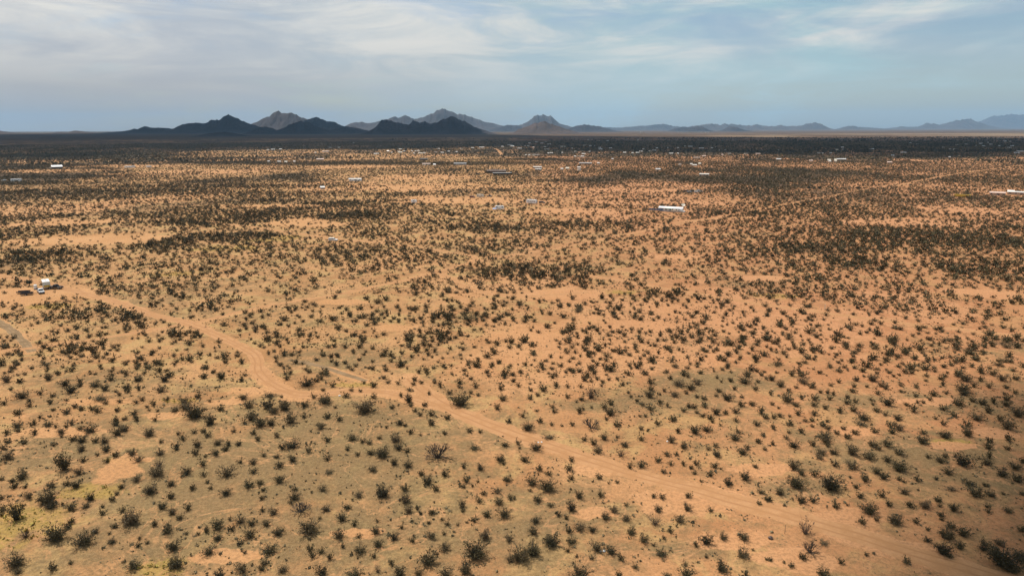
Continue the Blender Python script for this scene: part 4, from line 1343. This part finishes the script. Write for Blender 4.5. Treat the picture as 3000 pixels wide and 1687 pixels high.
# ---- the camp by the track at the edge of the picture
t = place('camper_trailer', 137, 848, 3, 'cream fronted white camper trailer parked among the vehicles at the roadside camp', 'trailer', None, 5)
t.location.x += -1.9
t.location.y += 2.8
trailer(t, 7.2, 2.5, 2.5, 'offwhite', 'roofwhite', True, True, 'yellow', 2)
t = place('pickup_truck', 163, 846, 55, 'dark pickup truck beside the cream fronted camper trailer', 'pickup', None, 4)
pickup(t, M['blackpaint'])
t = place('pickup_truck', 120, 858, 8, 'silver pickup truck facing the viewer in front of the camper trailer', 'pickup', None, 4)
pickup(t, M['silver'])
t = place('flat_trailer', 69, 859, 70, 'dark flat trailer behind the other at the roadside camp', 'trailer', None, 3)
flat_trailer(t)
t = place('flat_trailer', 79, 864, 78, 'dark flat trailer closest to the open sand at the roadside camp', 'trailer', None, 3)
flat_trailer(t, 4.0)
t = place('water_tank', 105, 847, 0, 'white upright water tank beside the silver pickup truck', 'tank', None, 2)
MB().tube((0, 0, 0.25), (0, 0, 1.7), 0.62, 0.62, 20).tube((0, 0, 1.702), (0, 0, 1.98), 0.62, 0.22, 20).build('tank_shell', M['white'], t)
MB().tube((0, 0, 1.982), (0, 0, 2.1), 0.2, 0.2, 14).build('lid', M['darkmetal'], t)
MB().box(-0.7, 0.7, -0.7, 0.7, 0, 0.248).build('stand', M['wood'], t)
t = place('barrel', 110, 850, 0, 'dark barrel standing between the white tank and the silver pickup', 'barrel', None, 1)
MB().tube((0, 0, 0), (0, 0, 0.9), 0.42, 0.42, 16).build('drum', M['darkmetal'], t)
MB().tube((0, 0, 0.902), (0, 0, 0.93), 0.4, 0.4, 16).build('lid', M['blackpaint'], t)

# ---- white car on the track
t = place('parked_car', 976, 706, 68, 'white off-road car standing alone on the dirt track', 'car', None, 5)
pickup(t, M['white'], True)

# ---- the white home with the dark panels
t = place('mobile_home', 1966, 619, 76, 'long white mobile home with a pale roof beside the row of dark panels', 'house', None, 14)
gable_house(t, 18, 5.2, 2.6, 0.9, 'white', 'roofwhite', 5)
MB().box(-9.4, -2.0, 2.62 + 0.5, 7.0, 0, 2.5).build('annexe', M['white'], t)
MB().box(-9.7, -1.7, 2.62 + 0.3, 7.3, 2.503, 2.75).build('annexe_roof', M['roofwhite'], t)
MB().box(-3.5, 1.5, -5.3, -2.64, 2.30, 2.42).build('porch_roof', M['greenroof'], t)
for x in (-3.3, 1.3):
    MB().tube((x, -5.1, 0), (x, -5.1, 2.298), 0.06, 0.06).build('porch_post', M['white'], t)
t = place('solar_array', 1922, 619, 78, 'long row of dark tilted panels beside the white mobile home', 'solar panels', None, 6)
for i in range(6):
    x = -4.5 + i * 1.8
    MB().add([(x - 0.86, -1.0, 0.8), (x + 0.86, -1.0, 0.8), (x + 0.86, 0.9, 2.0), (x - 0.86, 0.9, 2.0), (x - 0.86, -1.02, 0.85), (x + 0.86, -1.02, 0.85), (x + 0.86, 0.88, 2.05), (x - 0.86, 0.88, 2.05)],
             [(3, 2, 1, 0), (4, 5, 6, 7), (0, 1, 5, 4), (1, 2, 6, 5), (2, 3, 7, 6), (3, 0, 4, 7)]).build('panel', M['panel'], t)
for x in (-4.8, -1.6, 1.6, 4.8):
    MB().tube((x, -0.8, 0), (x, -0.8, 0.9), 0.05, 0.05).build('post', M['metal'], t)
    MB().tube((x, 0.7, 0), (x, 0.7, 1.86), 0.05, 0.05).build('post', M['metal'], t)
t = place('satellite_dish', 2001, 610, 20, 'big cream dish on a short mast behind the white mobile home', 'dish', None, 3)
MB().tube((0, 0, 0), (0, 0, 2.0), 0.1, 0.1, 10).build('mast', M['metal'], t)
db = MB()
n = 20
for ring in range(5):
    rr = 1.6 * ring / 4
    for k in range(n):
        a = 2 * math.pi * k / n
        bowl = 0.35 * (rr / 1.6) ** 2
        db.v.append((0.1 + bowl * 0.6 - rr * math.sin(a) * 0.8, rr * math.cos(a), 2.4 + bowl * 0.8 + rr * math.sin(a) * 0.6))
db.f = [(q * n + k, q * n + (k + 1) % n, (q + 1) * n + (k + 1) % n, (q + 1) * n + k) for q in range(4) for k in range(n)]
d_ = db.build('reflector', M['offwhite'], t)
sd_ = d_.modifiers.new('thick', 'SOLIDIFY')
sd_.thickness = 0.06
t = place('camper_van', 1976, 622, 80, 'small cream camper van parked against the long white mobile home', 'van', None, 4)
trailer(t, 5.2, 2.0, 1.7, 'offwhite', 'offwhite', True, False, None, 2)
t = place('parked_car', 1997, 622, 60, 'white car at the eastern end of the long white mobile home', 'car', None, 4)
pickup(t, M['white'], True)

# ---- other homesteads of the middle distance
t = place('camper_trailer', 1558, 597, 62, 'long white camper trailer with a dark shaded side beside green brush', 'trailer', None, 7)
trailer(t, 9.5, 2.5, 2.9, 'white', 'roofwhite', True, True, 'greyroof', 4)
t = place('parked_car', 1588, 596, 80, 'black car parked just off the tow hitch of the long white trailer', 'car', None, 4)
pickup(t, M['blackpaint'], True)
t = place('camper_trailer', 1464, 614, 85, 'white camper trailer alone on open sand with a blue sheet at its end', 'trailer', None, 6)
trailer(t, 7.0, 2.4, 2.4, 'white', 'roofwhite', True, True, None, 2)
t = place('tarp_shelter', 1449, 615, 80, 'low blue sheet shelter at the end of a white camper trailer', 'shelter', None, 3)
MB().add([(-1.5, -1.2, 0.6), (1.5, -1.2, 0.7), (1.5, 1.2, 1.5), (-1.5, 1.2, 1.4), (0, 0, 1.6)], [(0, 1, 4), (1, 2, 4), (2, 3, 4), (3, 0, 4)]).build('sheet', M['bluetarp'], t)
for x in (-1.45, 1.45):
    MB().tube((x, 1.15, 0), (x, 1.15, 1.4), 0.03, 0.03).build('pole', M['metal'], t)
    MB().tube((x, -1.15, 0), (x, -1.15, 0.62), 0.03, 0.03).build('pole', M['metal'], t)
t = place('camper_trailer', 1213, 595, 80, 'stubby white camper trailer alone among the scrub north of the white car', 'trailer', None, 5)
trailer(t, 4.8, 2.3, 2.2, 'white', 'roofwhite', True, True, None, 1)
t = place('camper_trailer', 1407, 579, 70, 'cream camper trailer standing between a red car and a black car', 'trailer', None, 6)
trailer(t, 6.5, 2.4, 2.4, 'offwhite', 'offwhite', True, True, None, 2)
t = place('parked_car', 1384, 580, 82, 'dark red car beside the cream camper trailer', 'car', None, 4)
pickup(t, M['redpaint'], True)
t = place('pickup_truck', 1434, 577, 75, 'black pickup truck standing apart from the cream camper trailer', 'pickup', None, 4)
pickup(t, M['blackpaint'])
t = place('house', 1455, 507, 86, 'dark brown house with a pale ridge among green trees on bare orange soil', 'house', None, 14)
gable_house(t, 27, 9, 3.0, 1.8, 'brownwall', 'pinkroof', 5)
for q in t.children:
    if q.name.startswith('roof'):
        q.data.materials[0] = M['brownwall']
MB().box(-6, 4, -1.6, 1.6, 4.75, 4.9).build('ridge_deck', M['pinkroof'], t)
t = place('carport', 1471, 512, 88, 'long carport with a pale grey roof in front of the dark brown house', 'carport', None, 9)
MB().box(-13, 13, -2.8, 2.8, 2.5, 2.7).build('roof', M['metal'], t)
for x in (-12.5, -6.5, 0, 6.5, 12.5):
    MB().tube((x, -2.6, 0), (x, -2.6, 2.498), 0.09, 0.09).build('post', M['darkmetal'], t)
    MB().tube((x, 2.6, 0), (x, 2.6, 2.498), 0.09, 0.09).build('post', M['darkmetal'], t)
MB().box(-12.9, 12.9, 2.62, 2.75, 0, 2.497).build('back_wall', M['brownwall'], t)
t = place('parked_car', 1400, 512, 70, 'dark car on bare orange soil west of the dark brown house', 'car', None, 4)
pickup(t, M['blackpaint'], True)
t = place('barn', 167, 494, 96, 'white roofed barn with a dark gable end standing alone on the plain', 'barn', None, 14)
gable_house(t, 15, 9.5, 3.2, 2.4, 'brownwall', 'roofwhite', 0, 0.4)
MB().box(-9.9, -7.7, -2.0, 2.0, 0, 2.6).build('lean_to', M['offwhite'], t)
t = place('camper_trailer', 48, 532, 70, 'white trailer with a dark end on the western plain below the barn', 'trailer', None, 7)
trailer(t, 11, 3.0, 2.9, 'white', 'roofwhite', False, False, 'darkmetal', 2)
t = place('pickup_truck', 12, 530, 84, 'white pickup truck at the edge of the photo near the white trailer', 'pickup', None, 5)
pickup(t, M['white'])
t = place('camper_trailer', 381, 492, 86, 'longer of two white trailers in line on the plain east of the barn', 'trailer', None, 8)
trailer(t, 16, 3.4, 2.6, 'white', 'roofwhite', False, False, None, 3)
t = place('camper_trailer', 436, 491, 86, 'shorter of two white trailers in line on the plain east of the barn', 'trailer', None, 6)
trailer(t, 8, 2.6, 2.4, 'white', 'roofwhite', False, True, None, 2)
t = place('mobile_home', 1041, 530, 80, 'pale home with scattered white things around it on bare soil', 'house', None, 9)
gable_house(t, 15, 5, 2.5, 0.6, 'white', 'metal', 3)
t = place('mobile_home', 1575, 494, 84, 'pale home with a white roof and a second low shed in front', 'house', None, 10)
gable_house(t, 13, 6, 2.5, 0.9, 'tanwall', 'farwhite', 3)
t = place('shed', 1577, 499, 84, 'low pale shed in front of the white roofed home', 'shed', None, 6)
gable_house(t, 9, 3, 2.1, 0.5, 'offwhite', 'metal', 1)
t = place('mobile_home', 1715, 482, 88, 'wide low home with a pale grey roof by the far dirt track', 'house', None, 14)
gable_house(t, 22, 7, 2.5, 0.8, 'tanwall', 'greyroof', 5)
t = place('yellow_container', 2820, 577, 88, 'yellow container lying beside a strip of dark brush', 'container', None, 7)
MB().box(-6.5, 6.5, -1.2, 1.2, 0.15, 2.2).build('box_shell', M['yellow'], t)
MB().box(6.503, 6.55, -1.1, 1.1, 0.25, 2.1).build('door', M['darkmetal'], t)
rb = MB()
for i in range(22):
    rb.box(-6.2 + i * 0.58, -6.0 + i * 0.58, -1.24, -1.203, 0.25, 2.1)
rb.build('ribbed_side', M['yellow'], t)
t = place('mobile_home', 2985, 571, 88, 'long white roofed home at the eastern edge of the photo', 'house', None, 16)
gable_house(t, 18, 6, 2.5, 0.8, 'tanwall', 'farwhite', 4)
t = place('mobile_home', 2922, 573, 86, 'pale pink roofed home near the long white roofed one', 'house', None, 12)
gable_house(t, 12, 6, 2.6, 0.9, 'tanwall', 'pinkroof', 3)
t = place('shed', 2961, 567, 86, 'small white shed behind the pale pink roofed home', 'shed', None, 6)
gable_house(t, 5, 4, 2.4, 0.7, 'white', 'white', 1)
t = place('mobile_home', 2063, 516, 86, 'small white roofed home with a car beside it in open scrub', 'house', None, 10)
gable_house(t, 12, 6, 2.6, 0.9, 'tanwall', 'farwhite', 3)
for i, (x, y, a, mt, w_) in enumerate(((2012, 563, 80, 'blackpaint', 'black'), (2020, 564, 60, 'silver', 'silver'), (2030, 563, 95, 'blackpaint', 'second black'), (2042, 564, 85, 'white', 'white'), (2050, 562, 100, 'silver', 'last silver'))):
    t = place('parked_car', x, y, a, w_ + ' car in the row parked by the dark brush north of the white home', 'car', 'cars parked in a row by dark brush', 4)
    pickup(t, M[mt], i != 1)
t = place('house', 1242, 470, 86, 'small black roofed house with a white front post on the bare far plain', 'house', None, 12)
gable_house(t, 15, 8, 2.8, 1.5, 'brownwall', 'darkmetal', 2)
t = place('house', 1348, 483, 86, 'long grey building with a dark end on bare orange soil', 'house', None, 12)
gable_house(t, 22, 7, 2.6, 0.8, 'greyroof', 'greyroof', 3)
t = place('mobile_home', 1249, 484, 86, 'pale pink roofed home on a bare orange clearing', 'house', None, 10)
gable_house(t, 14, 6, 2.6, 0.8, 'offwhite', 'pinkroof', 3)

# ---- far homes, a few pixels each: one mesh apiece, copied
def far_mesh(name, wall, roof, flat):
    b = MB().box(-0.5, 0.5, -0.5, 0.5, 0, 0.66)
    nw = len(b.f)
    if flat:
        b.box(-0.52, 0.52, -0.55, 0.55, 0.662, 0.76)
    else:
        b.prism_x([(-0.6, 0.60), (0.6, 0.60), (0.0, 1.0)], -0.53, 0.53)
    me = b.mesh(name, M[wall])
    me.materials.append(M[roof])
    for p in me.polygons[nw:]:
        p.material_index = 1
    return me


FARM = {'w': ('white roofed', far_mesh('far_home', 'tanwall', 'farwhite', False)), 'f': ('flat white roofed', far_mesh('far_home', 'offwhite', 'farwhite', True)),
        'g': ('grey roofed', far_mesh('far_home', 'tanwall', 'metal', False)), 'p': ('pink roofed', far_mesh('far_home', 'tanwall', 'pinkroof', False)), 'c': ('cream', far_mesh('far_home', 'offwhite', 'offwhite', False))}
FAR = [(1000, """665,335,105,w 1110,305,90,c 1120,245,75,w 1080,283,50,f 950,312,25,w 1185,285,45,w 885,283,50,g 1370,328,35,w 1490,322,90,c 1565,320,50,w 1335,285,25,w 1400,283,30,w 1455,278,50,w
1785,300,50,f 1900,312,65,w 2025,290,50,w 2175,300,40,w 1840,240,40,w 2265,235,45,f 2470,220,75,w 235,122,30,w 1760,545,40,g"""),
       (1400, """70,212,110,w 465,197,50,w 605,165,110,w 650,190,80,g 790,230,90,w 1275,105,50,w 1110,110,70,g 970,130,50,g 1210,130,60,w 1345,145,80,f 1270,195,80,f 1600,190,120,f 950,177,40,f 890,183,25,w
1050,210,40,p 1300,245,120,f 1330,325,40,w 1385,320,65,w 1095,355,150,f 970,360,40,w 905,362,25,w 1590,315,30,w 1775,228,30,w 1840,295,35,w 2110,295,40,w 1995,338,75,w 1975,388,75,w 1835,385,40,w
1900,380,30,f 2010,170,80,f 2130,182,70,g 2205,187,25,w 2300,220,60,g 2310,250,80,g 2085,72,50,w 2285,82,50,p 2450,85,50,g 2500,225,60,g 1910,600,70,w 1910,635,60,f 1690,612,70,c 2275,517,20,w 1585,628,30,w 2540,435,20,w"""),
       (1800, """435,68,40,f 545,250,45,w 195,312,65,w 340,320,40,w 435,315,75,w 500,290,60,g 670,290,50,w 750,272,80,g 800,225,50,g 1000,220,60,g 1075,330,95,w 1200,330,30,w 1345,185,60,f 1430,195,100,g
1200,220,40,g 1555,405,140,f 1685,380,75,p 1640,230,100,g 1840,222,50,g 1905,205,40,w 2000,270,60,w 2095,268,30,w 2170,332,70,f 2480,332,80,f 2035,355,40,p 1235,537,50,f 1450,535,20,w 1515,555,90,w 1610,525,25,c 820,635,100,g"""),
       (2200, """515,270,35,w 130,335,100,p 1310,318,120,f 1505,322,45,w 1720,212,60,g 1620,250,60,f 1735,255,30,w 2280,245,80,g 520,440,95,g 1475,455,65,c 1590,450,30,c 1600,470,40,c 1130,468,75,p 1700,440,180,g 1490,483,30,w"""),
       (2600, """1060,215,50,w 1230,245,140,f 1310,160,80,f 1480,155,50,w 1760,138,60,g 1880,120,50,g 1945,155,60,w 1810,185,50,g 2125,182,60,g 2280,213,110,f 2350,185,60,g 2215,95,60,g 2300,98,40,w 2120,38,80,f 2510,25,60,f
300,312,110,w 95,370,60,g 40,500,90,p 2500,290,120,w 2440,318,90,g 430,130,40,g 560,155,40,w 1665,180,60,g 1170,400,40,w"""),
       (600, """1190,258,45,w 1285,252,80,w 1430,248,60,w 2365,215,60,w 2535,212,55,c 2090,315,30,w 2280,290,140,p 2180,440,150,p 1205,482,45,w 1400,486,70,w 1530,490,60,c 1690,485,40,w 2220,985,90,g""")]
HUES = {}
for x0, s in FAR:
    for w_ in s.split():
        q = w_.split(',')
        px, py, wp = x0 + float(q[0]) / 6.44, 400 + float(q[1]) / 6.44 + 1.2, float(q[2]) / 6.44
        p = G(px, py)
        dep = depth_at(px, py)
        word, me = FARM[q[3]]
        o = link('distant_home', me, None, p)
        o.rotation_euler = (0, 0, heading(p, random.uniform(70, 110)))
        wd = max(4.0, 0.85 * wp * dep / 2000)
        o.scale = (wd, min(max(5.0, wd * 0.5), 12), min(5.0, 2.9 + dep / 2500))
        sz = 'tiny' if wp < 7 else 'small' if wp < 12 else 'long'
        half = ' and a half' if (px / 30) % 1 > 0.5 else ''
        tag(o, "%s %s home, %s%s percent across, %s percent down the photo" % (sz, word, words(int(px / 30)), half, words(py / 16.87)), 'house', 'distant homes scattered over the plain')
        KEEPOUT.append((p.x, p.y - 6, wd * 0.6 + 4))
# pale sheds of the far eastern plain
for px, wp in ((1992, 10), (2003, 14), (2030, 34), (2046, 18), (2072, 10), (1880, 8)):
    p = G(px, 388.5)
    o = link('distant_warehouse', FARM['f'][1], None, p)
    o.scale = (wp * p.y / 2000, 60, 9)
    tag(o, "bright white warehouse below the far hills, %s percent across the photo" % words(px / 30) + (' and a bit' if (px / 30) % 1 > .5 else ''), 'warehouse', 'white warehouses on the far plain')

# ---- post and wire fences
def fence(pts, n, h, label, lean=0.05):
    line = smooth_line([tuple(G(*q))[:2] for q in pts], 1.0)
    seg = np.r_[0, np.cumsum(np.linalg.norm(np.diff(line, axis=0), axis=1))]
    o = empty('post_fence', (line[0][0], line[0][1], 0))
    tag(o, label, 'fence', 'rough post fences on the plain')
    post = MB().tube((0, 0, -0.2), (0, 0, 1), 0.13, 0.10, 7).mesh('post', M['wood'])
    tops = []
    for i in range(n):
        s = seg[-1] * i / (n - 1)
        x, y = np.interp(s, seg, line[:, 0]), np.interp(s, seg, line[:, 1])
        q = link('post', post, o, (x - line[0][0], y - line[0][1], 0))
        hh = h * random.uniform(0.75, 1.15)
        q.scale = (1, 1, hh)
        q.rotation_euler = (random.gauss(0, lean), random.gauss(0, lean), random.uniform(0, 3))
        tops.append((x - line[0][0], y - line[0][1], hh))
    w = MB()
    for a, b in zip(tops[:-1], tops[1:]):
        for f in (0.45, 0.85):
            w.tube((a[0], a[1], a[2] * f), (b[0], b[1], b[2] * f), 0.012, 0.012, 3)
    w.build('wire', M['wire'], o)


fence([(0, 632), (60, 645), (110, 655), (170, 675), (226, 693)], 52, 1.7, 'close-set post fence descending from the western edge to the fence corner')
fence([(226, 693), (300, 684), (420, 652), (500, 641), (570, 638)], 44, 1.7, 'post fence with wide gaps rising eastwards from the fence corner')
fence([(845, 570), (930, 579), (1010, 589), (1064, 588), (1143, 582)], 60, 2.0, 'post fence among scrub west of the stubby white camper trailer')

# ---- stakes and litter
def stake(px, py, h, r, mat, label):
    o = empty('marker_post', G(px, py))
    tag(o, label, 'post')
    MB().tube((0, 0, -0.1), (0, 0, h), r, r * 0.8, 7).build('shaft', M[mat], o)
    MB().tube((0, 0, h + 0.001), (0, 0, h + 0.04), r * 1.1, r * 0.5, 7).build('cap', M[mat], o)


stake(2416, 908, 2.0, 0.09, 'offwhite', 'pale marker post standing among dense shrubs')
stake(2299, 1562, 1.5, 0.035, 'wood', 'thin dark stake on bare sand by the bare reddish-brown shrub')
stake(1144, 920, 1.3, 0.14, 'darkmetal', 'short dark post alone on open sand')


def lump(seed, squash):
    b = MB()
    r = np.random.default_rng(seed)
    n, m_ = 7, 5
    b.v.append((0, 0, 0))
    for i in range(m_):
        th = math.pi * (i + 0.6) / (m_ + 0.4) * 0.5 + 0.9
        for k in range(n):
            a = 2 * math.pi * k / n
            rad = r.uniform(0.7, 1.15)
            t0 = (i + 0.5) / m_
            b.v.append((0.5 * rad * math.sin(math.pi * (0.25 + 0.75 * t0)) * math.cos(a), 0.5 * rad * math.sin(math.pi * (0.25 + 0.75 * t0)) * math.sin(a), squash * t0 * r.uniform(0.85, 1.1)))
    b.f = [(1 + i * n + k, 1 + i * n + (k + 1) % n, 1 + (i + 1) * n + (k + 1) % n, 1 + (i + 1) * n + k) for i in range(m_ - 1) for k in range(n)]
    b.f += [(0, 1 + (k + 1) % n, 1 + k) for k in range(n)] + [tuple(1 + (m_ - 1) * n + k for k in range(n))]
    return b


for i, (px, py, s, lab) in enumerate(((1759, 1614, 0.42, 'westernmost white lump of four under the wide double shrub'), (1770, 1614, 0.50, 'second white lump from the west under the wide double shrub'),
                                      (1786, 1617, 0.40, 'third white lump from the west under the wide double shrub'), (1795, 1616, 0.60, 'easternmost and largest white lump of four under the wide double shrub'),
                                      (1955, 1293, 0.45, 'white lump alone at the foot of a shrub north of the dirt road'), (274, 1557, 0.40, 'white lump at the foot of a shrub on the grey-green ground'),
                                      (1577, 1296, 0.42, 'western of two white scraps beside the dirt road'), (1587, 1295, 0.40, 'eastern of two white scraps beside the dirt road'),
                                      (995, 1160, 0.6, 'pale lump between two shrubs below the sandy fork of the tracks'), (2257, 1577, 0.75, 'lone dark boulder on the sand beside the thin stake'))):
    p = G(px, py)
    if 'boulder' in lab:
        o = link('boulder', lump(40 + i, 0.7).mesh('boulder', M['brownwall']), None, p)
        tag(o, lab, 'rock')
    else:
        o = link('plastic_scrap', lump(40 + i, 0.55).mesh('plastic_scrap', M['litter']), None, p)
        tag(o, lab, 'scrap', 'white scraps of litter under the shrubs')
    o.scale = (s, s, s)

# ---- trees round the homesteads
def tree(px, py, h, label, mat='treeleaf', spread=1.0, group='trees round the homesteads'):
    p = G(px, py)
    o = empty('mesquite_tree', p, random.uniform(0, 6))
    tag(o, label, 'tree', group)
    (lv, lf), (sv, sf) = shrub_arrays(random.randint(500, 9999), 22, 420, 0.085, 66, 0.15)
    lv, sv = lv.copy(), sv.copy()
    lv[:, 2] = lv[:, 2] * 1.2 + 0.22
    sv[:, 2] = sv[:, 2] * 1.2 + 0.18
    sv[:, :2] *= 0.9
    link('crown', np_mesh('crown', lv, lf, M[mat]), o).scale = (h * spread, h * spread, h)
    tk = MB().tube((0, 0, -0.1), (0.05 * h, 0.03 * h, 0.24 * h), 0.05 * h, 0.035 * h, 8)
    for k in range(5):
        a = k * 1.26
        tk.tube((0.05 * h, 0.03 * h, 0.22 * h), (0.28 * h * math.cos(a), 0.28 * h * math.sin(a), 0.55 * h), 0.026 * h, 0.008 * h, 5)
    tk.build('trunk', M['twig'], o)
    KEEPOUT.append((p.x, p.y, h * 0.4))


for px, py, h, lab in ((1425, 507, 5.5, 'green tree at the western end of the dark brown house'), (1433, 508, 4.5, 'smaller green tree between the dark brown house and the bigger one'),
                       (1497, 509, 4.5, 'dark tree at the eastern end of the long carport'), (1331, 506, 4.6, 'round green tree on bare soil, western of a pair'), (1370, 506, 5.2, 'round green tree on bare soil, eastern of a pair'),
                       (1320, 516, 4.4, 'dark tree in front of the pair of round green trees'), (1527, 598, 3.6, 'dark green brush tree against the western end of the long white trailer'), (1537, 594, 4.0, 'taller green tree touching the long white trailer'),
                       (86, 838, 3.6, 'dense dark tree behind the flat trailers at the camp'), (128, 842, 3.4, 'green tree pressed against the camper trailer at the camp'), (2370, 556, 4.6, 'first dark tree of a row in the eastern scrub'),
                       (2385, 557, 4.2, 'second dark tree of a row in the eastern scrub'), (2400, 556, 4.8, 'third dark tree of a row in the eastern scrub'), (2438, 557, 4.6, 'dark tree set apart from the row in the eastern scrub'), (2512, 556, 4.4, 'lone dark tree in the eastern scrub beyond the row'),
                       (2650, 462, 9, 'green tree beside the white home with the dark garden'), (2632, 464, 8, 'green tree below the white home with the dark garden'), (1555, 474, 5, 'far green tree beside the flat white roofs')):
    tree(px, py, h, lab)

scatter()
tufts()


def far_trees():
    n = 26000
    r = rng
    px = r.uniform(1150, 3150, n)
    d = np.exp(r.uniform(math.log(1750), math.log(4700), n))
    x = (px - 1500) / 2000 * d
    y = d
    town = smooth(0.42, 0.6, fbm(x / 130, y / 260, 4, 101))
    east = smooth(1400, 2100, px)
    keep = r.uniform(0, 1, n) < (0.15 + 0.85 * town) * (0.15 + 0.85 * east)
    for kx, ky, kr in KEEPOUT:
        keep &= (x - kx) ** 2 + (y - ky) ** 2 > (kr + 3) ** 2
    x, y = x[keep], y[keep]
    n = len(x)
    w = np.clip(5.2 * np.exp(r.normal(0, 0.3, n)), 2.5, 10)
    v, f, t_ = merge(LOD4, x, y, w, r.uniform(1.0, 1.5, n), r.uniform(0, 6.28, n), r.integers(0, len(LOD4), n), np.clip(r.normal(0.0, 0.10, n), 0, 1))
    o = link('distant_trees', np_mesh('distant_trees', v, f, M['leafmass'], dict(tint=t_)))
    tag(o, 'dark belt of trees and brush around the far settlement', 'trees', None, 'stuff')


far_trees()

# ------------------------------------------------------------------ the air
hz = MB().box(-38000, 38000, -37000, 38500, -6, 900).mesh('haze', None)
m, t, b = new_mat('air_haze')
t.nodes.remove(b)
pv = t.nodes.new('ShaderNodeVolumePrincipled')
pv.inputs['Color'].default_value = (0.42, 0.69, 1.0, 1)
pv.inputs['Density'].default_value = 2.7e-5
pv.inputs['Anisotropy'].default_value = 0.1
t.links.new(pv.outputs[0], t.nodes['Material Output'].inputs['Volume'])
hz.materials.append(m)
tag(link('haze', hz), kind='stuff')
